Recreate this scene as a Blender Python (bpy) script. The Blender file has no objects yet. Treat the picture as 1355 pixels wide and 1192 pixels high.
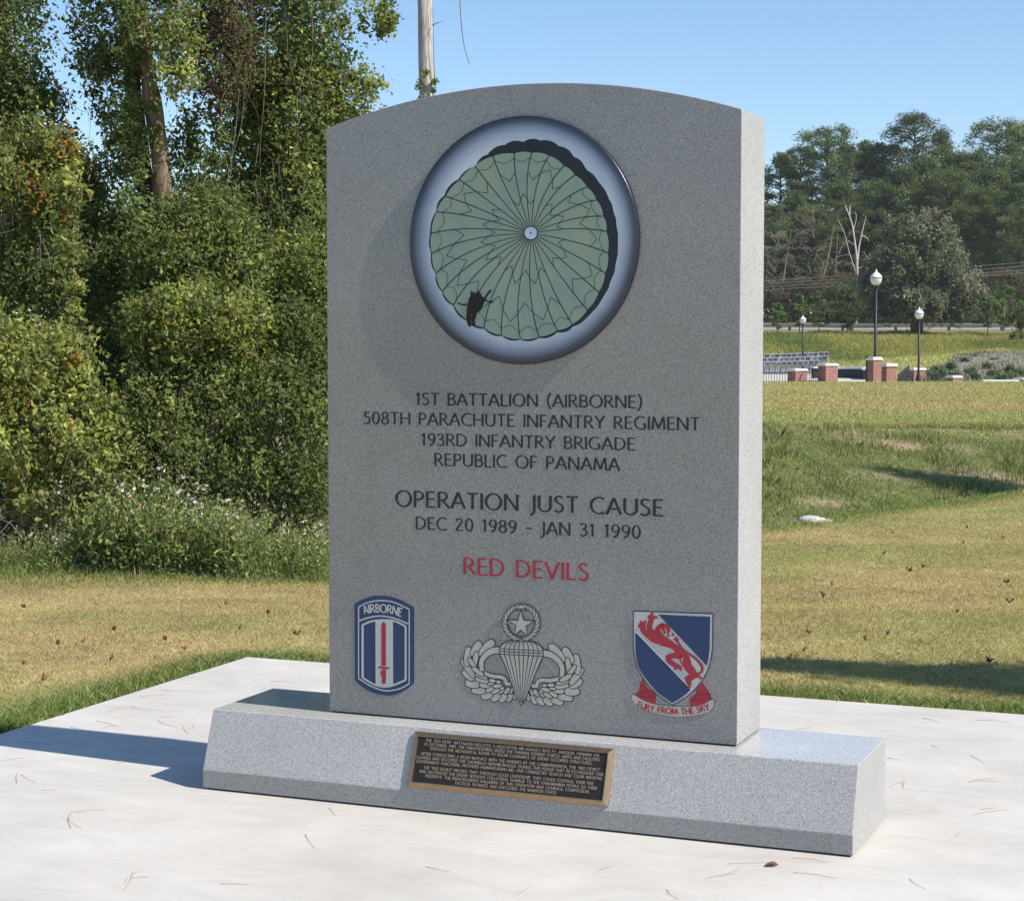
import bpy, bmesh, math, random
import numpy as np
from mathutils import Vector, Matrix
R = math.radians
rng = np.random.default_rng(7)
random.seed(7)
S = bpy.context.scene
COL = S.collection

# ------------------------------------------------------------------ camera
EYE = 1.6; FPX = 2481.6; PITCH = -0.0614; PW, PH = 1355.0, 1192.0
cam_d = bpy.data.cameras.new("camera"); cam = bpy.data.objects.new("camera", cam_d); COL.objects.link(cam)
cam_d.sensor_fit = 'HORIZONTAL'; cam_d.sensor_width = 36.0; cam_d.lens = 36.0 * FPX / PW
cam_d.clip_start = 0.1; cam_d.clip_end = 5000
cam.location = (0, 0, EYE); cam.rotation_euler = (R(90) + PITCH, 0, 0)
S.camera = cam
# ------------------------------------------------------------------ sky, sun, exposure
YAW = -0.3874; MX, MY = -1.0928, 6.5412            # the memorial's own axes and its front left foot
SUN_EL = R(43.3)
lx, ly, lz = math.cos(SUN_EL), -0.06, math.sin(SUN_EL)
cY, sY = math.cos(YAW), math.sin(YAW)
sun_v = Vector((cY * lx - sY * ly, sY * lx + cY * ly, lz)).normalized()
world = bpy.data.worlds.new("World"); S.world = world; world.use_nodes = True
wn = world.node_tree.nodes; wl = world.node_tree.links
bg = wn.get("Background") or wn.new("ShaderNodeBackground")
sky = wn.new("ShaderNodeTexSky"); sky.sky_type = 'NISHITA'; sky.sun_disc = False
sky.sun_elevation = math.asin(sun_v.z); sky.sun_rotation = math.atan2(sun_v.x, sun_v.y)
sky.air_density = 1.0; sky.dust_density = 0.0; sky.ozone_density = 5.0; sky.altitude = 100
wl.new(sky.outputs[0], bg.inputs[0]); bg.inputs[1].default_value = 0.105
sun_d = bpy.data.lights.new("sun", 'SUN'); sun_d.energy = 4.2; sun_d.angle = R(0.53); sun_d.color = (1.0, 0.95, 0.87)
sun = bpy.data.objects.new("sun", sun_d); COL.objects.link(sun)
sun.rotation_euler = sun_v.to_track_quat('Z', 'Y').to_euler(); sun.location = sun_v * 50
S.view_settings.view_transform = 'Standard'; S.view_settings.look = 'None'
S.view_settings.exposure = 0.6; S.view_settings.gamma = 1

HAZE = 0.00017
# ------------------------------------------------------------------ helpers
def tag(o, label=None, cat=None, group=None, kind=None):
    for k, v in (("label", label), ("category", cat), ("group", group), ("kind", kind)):
        if v: o[k] = v
    return o
def link(name, me, mat=None, parent=None):
    o = bpy.data.objects.new(name, me); COL.objects.link(o)
    for m in (mat if isinstance(mat, (list, tuple)) else [mat]):
        if m: me.materials.append(m)
    if parent: o.parent = parent
    return o
def empty(name, loc, rz=0):
    o = bpy.data.objects.new(name, None); COL.objects.link(o); o.location = loc; o.rotation_euler = (0, 0, rz)
    o.empty_display_size = 0.1
    return o
KIDS = {}
def copy_tree(o, parent=None):
    kids = [c for c in COL.objects if c.parent == o]
    c = o.copy(); COL.objects.link(c)
    if parent: c.parent = parent
    for k in kids: copy_tree(k, c)
    return c
def npmesh(name, V, F, mat=None, parent=None, colors=None, smooth=False, vcol=None):
    """V (n,3); F (m,k) uniform faces; colors (m,3) own colour of every face; vcol (n,3) of every vertex"""
    V = np.asarray(V, float); F = np.asarray(F, int)
    me = bpy.data.meshes.new(name)
    me.vertices.add(len(V)); me.vertices.foreach_set("co", V.astype(np.float32).ravel())
    k = F.shape[1]
    me.loops.add(F.size); me.loops.foreach_set("vertex_index", F.astype(np.int32).ravel())
    me.polygons.add(len(F)); me.polygons.foreach_set("loop_start", np.arange(0, F.size, k, dtype=np.int32))
    me.polygons.foreach_set("use_smooth", np.full(len(F), bool(smooth)))
    me.update(calc_edges=True)
    if colors is not None:
        a = me.attributes.new("albedo", 'FLOAT_COLOR', 'FACE')
        a.data.foreach_set("color", np.concatenate([colors, np.ones((len(F), 1))], 1).astype(np.float32).ravel())
    if vcol is not None:
        a = me.attributes.new("albedo", 'FLOAT_COLOR', 'POINT')
        a.data.foreach_set("color", np.concatenate([vcol, np.ones((len(V), 1))], 1).astype(np.float32).ravel())
    return link(name, me, mat, parent)
def cat(parts):
    Vs, Fs, n = [], [], 0
    for V, F in parts:
        Vs.append(V); Fs.append(np.asarray(F) + n); n += len(V)
    return np.concatenate(Vs), np.concatenate(Fs)
def tube(P, r, k=6, cap=True):
    P = np.asarray(P, float); n = len(P); r = np.broadcast_to(np.asarray(r, float), (n,))
    T = np.gradient(P, axis=0); T /= np.linalg.norm(T, axis=1)[:, None] + 1e-12
    ref = np.array([0, 0, 1.]) if abs(T[:, 2]).mean() < .8 else np.array([1., 0, 0])
    A = np.cross(T, ref); A /= np.linalg.norm(A, axis=1)[:, None] + 1e-12
    B = np.cross(T, A)
    a = np.arange(k) * 2 * np.pi / k
    V = P[:, None] + r[:, None, None] * (np.cos(a)[None, :, None] * A[:, None] + np.sin(a)[None, :, None] * B[:, None])
    V = V.reshape(-1, 3)
    i, j = np.meshgrid(np.arange(n - 1), np.arange(k), indexing='ij'); j2 = (j + 1) % k
    F = np.stack([i * k + j, i * k + j2, (i + 1) * k + j2, (i + 1) * k + j], -1).reshape(-1, 4)
    return V, F
def lathe(prof, k=16, loc=(0, 0, 0)):
    P = np.array([(r, z) for r, z in prof]); n = len(P); a = np.arange(k) * 2 * np.pi / k
    V = np.stack([P[:, None, 0] * np.cos(a), P[:, None, 0] * np.sin(a), np.repeat(P[:, 1:2], k, 1)], -1).reshape(-1, 3) + np.array(loc)
    i, j = np.meshgrid(np.arange(n - 1), np.arange(k), indexing='ij'); j2 = (j + 1) % k
    F = np.stack([i * k + j, i * k + j2, (i + 1) * k + j2, (i + 1) * k + j], -1).reshape(-1, 4)
    return V, F
def box(x0, x1, y0, y1, z0, z1):
    V = np.array([(x, y, z) for z in (z0, z1) for y in (y0, y1) for x in (x0, x1)], float)
    F = np.array([(0, 2, 3, 1), (4, 5, 7, 6), (0, 1, 5, 4), (2, 6, 7, 3), (0, 4, 6, 2), (1, 3, 7, 5)])
    return V, F
def bevelled(name, V, F, mat, parent, w=.004, seg=2):
    bm = bmesh.new(); vs = [bm.verts.new(v) for v in V]
    for f in F: bm.faces.new([vs[i] for i in f])
    bmesh.ops.recalc_face_normals(bm, faces=bm.faces)
    bmesh.ops.bevel(bm, geom=list(bm.edges), offset=w, segments=seg, affect='EDGES', profile=.5, clamp_overlap=True)
    me = bpy.data.meshes.new(name); bm.to_mesh(me); bm.free()
    return link(name, me, mat, parent)
def vnoise(x, y, s, seed=0):
    """smooth value noise 0..1, feature size s"""
    x = np.asarray(x) / s; y = np.asarray(y) / s
    i = np.floor(x).astype(np.int64); j = np.floor(y).astype(np.int64); fx = x - i; fy = y - j
    fx = fx * fx * (3 - 2 * fx); fy = fy * fy * (3 - 2 * fy)
    def h(a, b):
        n = (a * 374761393 + b * 668265263 + seed * 1442695041) & 0x7fffffff
        n = ((n ^ (n >> 13)) * 1274126177) & 0x7fffffff
        return ((n ^ (n >> 16)) & 0xffff) / 65535.0
    return (h(i, j) * (1 - fx) + h(i + 1, j) * fx) * (1 - fy) + (h(i, j + 1) * (1 - fx) + h(i + 1, j + 1) * fx) * fy
def sst(a, b, x):
    t = np.clip((np.asarray(x, float) - a) / (b - a), 0, 1); return t * t * (3 - 2 * t)
def ray(u, v):
    a = (u - PW / 2) / FPX; b = -(v - PH / 2) / FPX; cp, sp = math.cos(PITCH), math.sin(PITCH)
    return np.array([a, cp - sp * b, sp + cp * b])
def at(u, v, d):
    """world point seen in direction (u, v) at depth d"""
    r = ray(u, v); return np.array([0, 0, EYE]) + r * (d / r[1])
def on_z(u, v, z=0.0):
    r = ray(u, v); return np.array([0, 0, EYE]) + r * ((z - EYE) / r[2])
def hit(u, v, d0=7.0, d1=60.0):
    r = ray(u, v); y = np.arange(d0, d1, .02); P = np.array([0, 0, EYE]) + r * (y / r[1])[:, None]
    k = int(np.argmax(P[:, 2] < terrain(P[:, 0], P[:, 1]))); return P[k]
def to_local(w):
    x, y = w[0] - MX, w[1] - MY
    return np.array([cY * x + sY * y, -sY * x + cY * y, w[2]])
def to_world(q):
    return np.array([MX + cY * q[0] - sY * q[1], MY + sY * q[0] + cY * q[1], q[2]])
CAMLOC = to_local(np.array([0, 0, EYE]))
def on_plane(u, v, pt, n):
    r = to_local(np.array([0, 0, EYE]) + ray(u, v)) - CAMLOC
    return CAMLOC + r * (np.dot(np.array(pt) - CAMLOC, n) / np.dot(r, n))

# ------------------------------------------------------------------ materials
class NT:
    def __init__(s, name):
        s.m = bpy.data.materials.new(name); s.m.use_nodes = True; s.t = s.m.node_tree
        s.t.nodes.clear(); s.out = s.t.nodes.new("ShaderNodeOutputMaterial")
    def n(s, typ, ins=None, **kw):
        nd = s.t.nodes.new(typ)
        for k, v in kw.items(): setattr(nd, k, v)
        for k, v in (ins or {}).items():
            if isinstance(v, bpy.types.NodeSocket): s.t.links.new(v, nd.inputs[k])
            else: nd.inputs[k].default_value = v
        return nd
    def ramp(s, fac, stops, interp='LINEAR'):
        nd = s.n("ShaderNodeValToRGB", {"Fac": fac}); cr = nd.color_ramp; cr.interpolation = interp
        while len(cr.elements) < len(stops): cr.elements.new(0.5)
        for e, (p, c) in zip(cr.elements, stops):
            e.position = p; e.color = (c, c, c, 1) if isinstance(c, (int, float)) else (*c, 1)
        return nd.outputs[0]
    def noise(s, scale, detail=4, rough=.5, vec=None, dist=0):
        ins = {"Scale": scale, "Detail": detail, "Roughness": rough, "Distortion": dist}
        if vec is not None: ins["Vector"] = vec
        return s.n("ShaderNodeTexNoise", ins).outputs[0]
    def coord(s, which="Object"): return s.n("ShaderNodeTexCoord").outputs[which]
    def mapping(s, vec, scale=(1, 1, 1), rot=(0, 0, 0)):
        return s.n("ShaderNodeMapping", {"Vector": vec, "Scale": scale, "Rotation": rot}).outputs[0]
    def mix(s, fac, a, b, mode='MIX'):
        nd = s.n("ShaderNodeMix", data_type='RGBA', blend_type=mode)
        for k, v in ((0, fac), (6, a), (7, b)):
            if isinstance(v, bpy.types.NodeSocket): s.t.links.new(v, nd.inputs[k])
            else: nd.inputs[k].default_value = v if k == 0 else ((*v, 1) if len(v) == 3 else v)
        return nd.outputs[2]
    def bump(s, h, strength=.3, dist=.01):
        return s.n("ShaderNodeBump", {"Height": h, "Strength": strength, "Distance": dist}).outputs[0]
    def bsdf(s, color, rough=.6, spec=.5, metal=0, normal=None, **kw):
        ins = {"Base Color": color if isinstance(color, bpy.types.NodeSocket) else (*color, 1), "Roughness": rough, "Specular IOR Level": spec, "Metallic": metal}
        if normal is not None: ins["Normal"] = normal
        ins.update(kw)
        b = s.n("ShaderNodeBsdfPrincipled", ins)
        return b.outputs[0]
    def done(s, sh): s.t.links.new(sh, s.out.inputs[0]); return s.m
def plain(name, color, rough=.6, spec=.4, metal=0, var=.12, scale=30):
    t = NT(name); c = t.coord()
    f = t.ramp(t.noise(scale, 5, .6, c), [(.3, 1 - var), (.7, 1 + var)])
    return t.done(t.bsdf(t.mix(1, color, f, 'MULTIPLY'), rough, spec, metal))
def granite(name, rough, gain=1.0):
    t = NT(name); c = t.coord()
    v = t.n("ShaderNodeTexVoronoi", {"Vector": c, "Scale": 430.0}).outputs["Color"]
    sep = t.n("ShaderNodeSeparateColor", {"Color": v}).outputs[0]
    g = lambda x: (x * gain * 1.03, x * gain, x * gain * .965)
    a = t.ramp(sep, [(.0, g(.14)), (.12, g(.19)), (.2, g(.255)), (.5, g(.285)), (.8, g(.325)), (.95, g(.385)), (1., g(.44))])
    b = t.ramp(t.noise(210, 3, .6, c), [(.35, .90), (.65, 1.09)])
    k = t.ramp(t.noise(2.4, 5, .6, c), [(.3, .93), (.7, 1.07)])
    col = t.mix(1, t.mix(1, a, b, 'MULTIPLY'), k, 'MULTIPLY')
    return t.done(t.bsdf(col, rough, .5))
M = {}
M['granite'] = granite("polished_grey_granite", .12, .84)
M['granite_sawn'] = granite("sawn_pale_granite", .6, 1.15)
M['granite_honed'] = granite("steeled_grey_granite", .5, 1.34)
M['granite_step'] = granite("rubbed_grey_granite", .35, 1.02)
M['granite_top'] = granite("polished_granite_lit_top", .06, 1.6)  # same polished stone; its sunlit and sky-reflecting brightness put into the colour
t = NT("pale_concrete"); c = t.coord()
a = t.ramp(t.noise(1.1, 6, .6, c, .6), [(.3, (.505, .472, .42)), (.55, (.575, .542, .49)), (.75, (.63, .598, .545))])
b = t.ramp(t.noise(2.2, 9, .72, t.mapping(c, (.8, 1.9, 1), (0, 0, .5)), 1.6), [(.34, .90), (.58, 1.02)])
sp = t.ramp(t.noise(38, 5, .75, c), [(.22, .80), (.38, .985), (.7, 1.02)])
st = t.ramp(t.noise(.45, 5, .65, c, 1.2), [(.35, .93), (.6, 1.02)])
col = t.mix(1, t.mix(1, t.mix(1, a, b, 'MULTIPLY'), sp, 'MULTIPLY'), st, 'MULTIPLY')
M['concrete'] = t.done(t.bsdf(col, .85, .25, normal=t.bump(t.noise(90, 5, .7, c), .12, .004)))
def attr_mat(name, rough=.7, spec=.2, transl=0.0, nscale=0, namp=.3, bumpd=0, backtint=(1.25, 1.25, .7)):
    t = NT(name); at_ = t.n("ShaderNodeAttribute", attribute_name="albedo").outputs["Color"]; col = at_; nrm = None
    if nscale:
        c = t.coord(); f = t.ramp(t.noise(nscale, 6, .65, c), [(.3, 1 - namp), (.7, 1 + namp)])
        col = t.mix(1, col, f, 'MULTIPLY')
        if bumpd: nrm = t.bump(t.noise(nscale * 2, 5, .7, c), .6, bumpd)
    sh = t.bsdf(col, rough, spec, normal=nrm)
    if transl:
        tr = t.n("ShaderNodeBsdfTranslucent", {"Color": t.mix(1, col, backtint, 'MULTIPLY')}).outputs[0]
        sh = t.n("ShaderNodeMixShader", {0: transl, 1: sh, 2: tr}).outputs[0]
    return t.done(sh)
M['ground'] = attr_mat("mown_lawn_soil", .95, .05, 0, 9, .28, .03)
M['leaf'] = attr_mat("broad_leaf", .55, .25, .5)
M['needle'] = attr_mat("pine_foliage", .55, .2, .30)
M['blade'] = attr_mat("grass_blade", .55, .25, .35)
def bark(name, c1, c2, scale=14, rough=.9):
    t = NT(name); c = t.coord(); vec = t.mapping(c, (1, 1, .13))
    n1 = t.noise(scale, 8, .7, vec, .4)
    col = t.ramp(n1, [(.32, c1), (.68, c2)])
    v = t.n("ShaderNodeTexVoronoi", {"Vector": vec, "Scale": scale * 1.1}, feature='DISTANCE_TO_EDGE').outputs[0]
    col = t.mix(1, col, t.ramp(v, [(0, .62), (.10, 1)]), 'MULTIPLY')
    return t.done(t.bsdf(col, rough, .1, normal=t.bump(n1, .9, .03)))
M['bark_pine'] = bark("pine_bark", (.12, .08, .058), (.38, .275, .20))
M['bark_dark'] = bark("dark_bark", (.05, .04, .032), (.16, .13, .10))
M['bark_grey'] = bark("weathered_grey_wood", (.22, .19, .165), (.50, .46, .41), 22)
M['bark_pale'] = bark("pale_weathered_pine_bark", (.36, .31, .27), (.62, .56, .50), 10)
M['twig'] = plain("dry_grey_twig", (.20, .165, .13), .9, .1, 0, .35, 8)
M['needle_dry'] = plain("dry_pine_needle", (.44, .29, .225), .8, .15, 0, .3, 20)

# ------------------------------------------------------------------ terrain
EX = np.array([-400, -6, -4, -1.3, 2.5, 6.2, 12, 40, 400.]); EY = np.array([14, 14.1, 14.1, 14.6, 18.6, 22.8, 26, 28, 28.])
PAD = (-1.25, 5.2, -6.0, 2.45)                     # pad in the memorial's axes
def local_xy(x, y):
    dx, dy = x - MX, y - MY
    return cY * dx + sY * dy, -sY * dx + cY * dy
def pad_dist(x, y):
    """distance outside the pad (negative inside)"""
    a, b = local_xy(x, y)
    dx = np.maximum(PAD[0] - a, a - PAD[1]); dy = np.maximum(PAD[2] - b, b - PAD[3])
    return np.where((dx > 0) & (dy > 0), np.hypot(np.maximum(dx, 0), np.maximum(dy, 0)), np.maximum(dx, dy))
def terrain(x, y):
    x = np.asarray(x, float); y = np.asarray(y, float)
    e = np.interp(x, EX, EY); right = sst(-1.0, 2.0, x)
    near = -.035 - .27 * sst(8.5, 19, y) - .1 * (1 - right) * sst(9, 14, y)
    tt = y - e
    ditch = -.55 * sst(-.1, 1.3, tt) * right - .15 * (1 - right) * sst(0, 3, tt)
    lo = near + ditch
    up = .13 - .07 * sst(30, 60, y)
    z = lo + (up - lo) * sst(0, 1, (y - (e + 1.6)) / np.maximum(30.5 - (e + 1.6), 1))
    z = np.where(y > 31, up, z)
    z = z + (-.90 - .06) * sst(60, 80, y)
    z = z + .35 * sst(117, 134, y) + 2.15 * np.clip((y - 134) / 36, 0, 1) + np.clip(y - 170, 0, 120) * .028 + np.clip(y - 290, 0, None) * .004
    z = z + 1.15 * np.exp(-(((x - 33) / 9.5) ** 2 + ((y - 121) / 9) ** 2)) + 1.0 * sst(18, 40, x) * sst(118, 136, y) * (1 - sst(140, 168, y))
    z = z + .025 * (vnoise(x, y, 1.7, 3) - .5) * sst(0, 1.0, pad_dist(x, y)) + .10 * (vnoise(x, y, 1.1, 8) - .5) * sst(0, 2, tt) * (1 - sst(29, 31, y)) * right
    return np.where(pad_dist(x, y) < 0.0, -.055, z)
TAN = np.array([.43, .345, .175]); TAN2 = np.array([.50, .43, .24]); OLIVE = np.array([.285, .30, .105]); GREEN = np.array([.125, .20, .042]); SOIL = np.array([.33, .205, .125])
def lawn_color(x, y):
    x = np.asarray(x, float); y = np.asarray(y, float); pd = pad_dist(x, y); e = np.interp(x, EX, EY); tt = y - e; right = sst(-1, 2, x)
    n1 = vnoise(x, y, .9, 1); n2 = vnoise(x, y, .28, 2); n3 = vnoise(x * .5, y, 2.6, 5)
    g = np.clip(.50 + 1.3 * (n3 - .5) + .7 * (n1 - .5) + .35 * (n2 - .5), 0, 1)
    c = TAN + (OLIVE - TAN) * g[..., None]
    c = c + (TAN2 - c) * (np.clip(n2 * 1.6 - .9, 0, 1) * .6)[..., None]
    c = c + (SOIL - c) * (np.clip(vnoise(x, y, .16, 9) * 2 - 1.2, 0, 1) * .6)[..., None]
    c = c * (.86 + .28 * vnoise(x, y, .45, 17))[..., None]
    strip = (1 - sst(.12, .55 + .35 * n1, pd)) * .9
    c = c + (GREEN - c) * np.clip(strip, 0, 1)[..., None]
    edge = sst(-.9, -.05, tt) * (1 - sst(1.5, 3, tt)); c = c + (GREEN * 1.15 - c) * (edge * (.25 + .5 * right))[..., None]
    bank = sst(.5, 2, tt) * (1 - sst(28.5, 31, y)) * right
    bcol = np.array([.15, .17, .06]) + (np.array([.34, .25, .17]) - np.array([.15, .17, .06])) * np.clip(vnoise(x * .6, y * 1.2, .8, 11) * 2.2 - 1.1, 0, 1)[..., None]
    c = c + (bcol - c) * bank[..., None]
    far = sst(29, 32, y); fcol = np.array([.39, .385, .165]) + (np.array([.47, .385, .205]) - np.array([.39, .385, .165])) * np.clip(vnoise(x * .35, y, 3.2, 12) * 1.9 - .75, 0, 1)[..., None]
    c = c + (fcol - c) * far[..., None]
    mead = sst(120, 136, y); mcol = np.array([.265, .25, .075]) + (np.array([.13, .165, .045]) - np.array([.265, .25, .075])) * np.clip(vnoise(x, y * .5, 6, 13) * 2 - .9, 0, 1)[..., None]
    c = c + (mcol - c) * mead[..., None]
    ff = sst(171, 178, y); c = c + (np.array([.30, .25, .12]) - c) * ff[..., None]
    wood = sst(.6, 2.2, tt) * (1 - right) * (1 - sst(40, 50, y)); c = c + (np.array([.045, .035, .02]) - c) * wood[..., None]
    return c
xs = np.unique(np.concatenate([-np.geomspace(5, 640, 36)[::-1], np.arange(-5, 11, .16), np.arange(11, 60, 1.2), np.geomspace(60, 640, 22)]))
ys = np.unique(np.concatenate([-np.geomspace(1, 300, 22)[::-1], np.arange(-1, 6.5, .4), np.arange(6.5, 33, .16), np.arange(33, 80, .8), np.arange(80, 240, 1.6), np.geomspace(240, 900, 20)]))
gx, gy = np.meshgrid(xs, ys, indexing='xy'); gz = terrain(gx, gy)
ny, nx = gx.shape; i, j = np.meshgrid(np.arange(ny - 1), np.arange(nx - 1), indexing='ij')
GF = np.stack([i * nx + j, i * nx + j + 1, (i + 1) * nx + j + 1, (i + 1) * nx + j], -1).reshape(-1, 4)
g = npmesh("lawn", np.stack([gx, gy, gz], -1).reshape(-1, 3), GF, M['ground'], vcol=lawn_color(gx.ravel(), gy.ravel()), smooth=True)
tag(g, "rolling autumn lawn of tan and green turf falling to a ditch", "lawn", kind="structure")
pad = bevelled("concrete_pad", *box(PAD[0], PAD[1], PAD[2], PAD[3], -.14, 0), M['concrete'], None, .012, 3)
pad.location = (MX, MY, 0); pad.rotation_euler = (0, 0, YAW)
tag(pad, "pale concrete pad under the granite memorial", "concrete pad", kind="structure")

# ------------------------------------------------------------------ the memorial
BW, BH0, CD, BH, BD = 2.3101, .0694, .0758, .2717, .5028
SX, SW, SYY, SD, SH, ARC = .411, 1.4817, .1801, .2902, 2.0417, .1166
mem = empty("granite_memorial", (MX, MY, 0), YAW)
tag(mem, "grey granite memorial slab with parachute disc and army emblems on a low granite base", "memorial")
def prism(profile, axis_len, flip=False):
    """profile (y,z) swept along x from 0 to axis_len"""
    n = len(profile)
    V = [(0, y, z) for y, z in profile] + [(axis_len, y, z) for y, z in profile]
    F = [list(range(n))[::-1], list(range(n, 2 * n))] + [[k, (k + 1) % n, n + (k + 1) % n, n + k] for k in range(n)]
    return V, F
J = .006
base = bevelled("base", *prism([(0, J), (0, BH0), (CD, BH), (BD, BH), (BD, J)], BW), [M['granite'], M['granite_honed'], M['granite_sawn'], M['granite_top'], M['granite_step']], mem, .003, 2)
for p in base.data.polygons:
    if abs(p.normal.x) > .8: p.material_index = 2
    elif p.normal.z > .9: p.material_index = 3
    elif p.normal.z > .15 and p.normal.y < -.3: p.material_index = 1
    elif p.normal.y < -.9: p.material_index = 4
V, F = box(.012, BW - .012, .012, BD - .012, -.004, J + .002)
M['joint_and_shade'] = plain("dark_joint_and_wall_shade", (.05, .05, .05), .9, .1)
npmesh("setting_joint", V, F, M['joint_and_shade'], base)
# slab outline in (x,z), with its segmental top
rad = (SW * SW / 4 + ARC * ARC) / (2 * ARC); cz = SH + ARC - rad; half = math.asin(SW / 2 / rad)
outl = [(0, J), (SW, J)] + [(SW / 2 + rad * math.sin(a), cz + rad * math.cos(a)) for a in np.linspace(half, -half, 41)]
n = len(outl)
V = [(SX + x, SYY, BH + z) for x, z in outl] + [(SX + x, SYY + SD, BH + z) for x, z in outl]
F = [list(range(n)), list(range(n, 2 * n))[::-1]] + [[k, n + k, n + (k + 1) % n, (k + 1) % n] for k in range(n)]
bm = bmesh.new(); vs = [bm.verts.new(v) for v in V]
for f in F: bm.faces.new([vs[q] for q in f])
bmesh.ops.recalc_face_normals(bm, faces=bm.faces)
sharp = [e for e in bm.edges if len(e.link_faces) == 2 and e.calc_face_angle(0) > .35]
bmesh.ops.bevel(bm, geom=sharp, offset=.0025, segments=2, affect='EDGES', profile=.5, clamp_overlap=True)
me = bpy.data.meshes.new("slab"); bm.to_mesh(me); bm.free()
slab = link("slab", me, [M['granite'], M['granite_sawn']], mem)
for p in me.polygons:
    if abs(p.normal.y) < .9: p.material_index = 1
V, F = box(SX + .008, SX + SW - .008, SYY + .008, SYY + SD - .008, BH - .002, BH + J + .002)
npmesh("setting_joint", V, F, M['joint_and_shade'], slab)

# --- flat work on the stone: letters and emblems in the plane of the face
class Plane:
    """a plane of the memorial with its own 2-D axes; out = height above it"""
    def __init__(s, o, ax, ay):
        s.o, s.ax, s.ay = np.array(o, float), np.array(ax, float), np.array(ay, float); s.n = np.cross(s.ax, s.ay)
    def px(s, u, v):
        p = on_plane(u, v, s.o, s.n) - s.o; return np.array([p @ s.ax, p @ s.ay])
    def pt(s, q, h=0): return s.o + s.ax * q[0] + s.ay * q[1] + s.n * h
FACE = Plane((0, SYY, 0), (1, 0, 0), (0, 0, 1))
sl = np.array([0, CD, BH - BH0]); sl_len = np.linalg.norm(sl); sl /= sl_len
SLOPE = Plane((0, 0, BH0), (1, 0, 0), sl)
def zoomed(ox, oy, sc, plane=FACE): return lambda pts: np.array([plane.px(ox + x * sc, oy + y * sc) for x, y in pts])
def flat(name, polys, mat, parent, plane, h, step=2e-5):
    bm = bmesh.new()
    for k, P in enumerate(polys):
        A = 0.5 * sum(P[q][0] * P[(q + 1) % len(P)][1] - P[(q + 1) % len(P)][0] * P[q][1] for q in range(len(P)))
        if A < 0: P = P[::-1]
        try: f = bm.faces.new([bm.verts.new(plane.pt(q, h + step * (k % 11))) for q in P])
        except ValueError: pass
    big = [f for f in bm.faces if len(f.verts) > 4]
    if big: bmesh.ops.triangulate(bm, faces=big, ngon_method='EAR_CLIP')
    me = bpy.data.meshes.new(name); bm.to_mesh(me); bm.free()
    return link(name, me, mat, parent)
def strip(P, w):
    """quads of constant or per-point width along a polyline, mitred"""
    P = np.asarray(P, float); n = len(P); w = np.broadcast_to(np.asarray(w, float), (n,))
    T = np.gradient(P, axis=0) if n > 2 else np.repeat((P[1:2] - P[0:1]), 2, 0)
    T = T / (np.linalg.norm(T, axis=1)[:, None] + 1e-12); N = np.stack([-T[:, 1], T[:, 0]], 1)
    L, Rr = P + N * w[:, None] / 2, P - N * w[:, None] / 2
    return [[L[k], Rr[k], Rr[k + 1], L[k + 1]] for k in range(n - 1)]
def split_sharp(P):
    out, cur = [], [P[0]]
    for k in range(1, len(P)):
        cur.append(P[k])
        if k < len(P) - 1:
            a = np.subtract(P[k], P[k - 1]); b = np.subtract(P[k + 1], P[k])
            if np.dot(a, b) < .72 * np.linalg.norm(a) * np.linalg.norm(b): out.append(cur); cur = [P[k]]
    out.append(cur); return out
def arc(cx, cy, rx, ry, a0, a1, n=12): return [(cx + rx * math.cos(R(a)), cy + ry * math.sin(R(a))) for a in np.linspace(a0, a1, n)]
def smooth(P, n=4):
    P = [np.array(p, float) for p in P]; out = []
    for k in range(len(P) - 1):
        p0, p1, p2, p3 = P[max(k - 1, 0)], P[k], P[k + 1], P[min(k + 2, len(P) - 1)]
        for q in range(n):
            t = q / n; out.append(.5 * (2 * p1 + (p2 - p0) * t + (2 * p0 - 5 * p1 + 4 * p2 - p3) * t * t + (3 * p1 - p0 - 3 * p2 + p3) * t ** 3))
    out.append(P[-1]); return out
ST = [(.06, 0), (.06, 1)]
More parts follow.
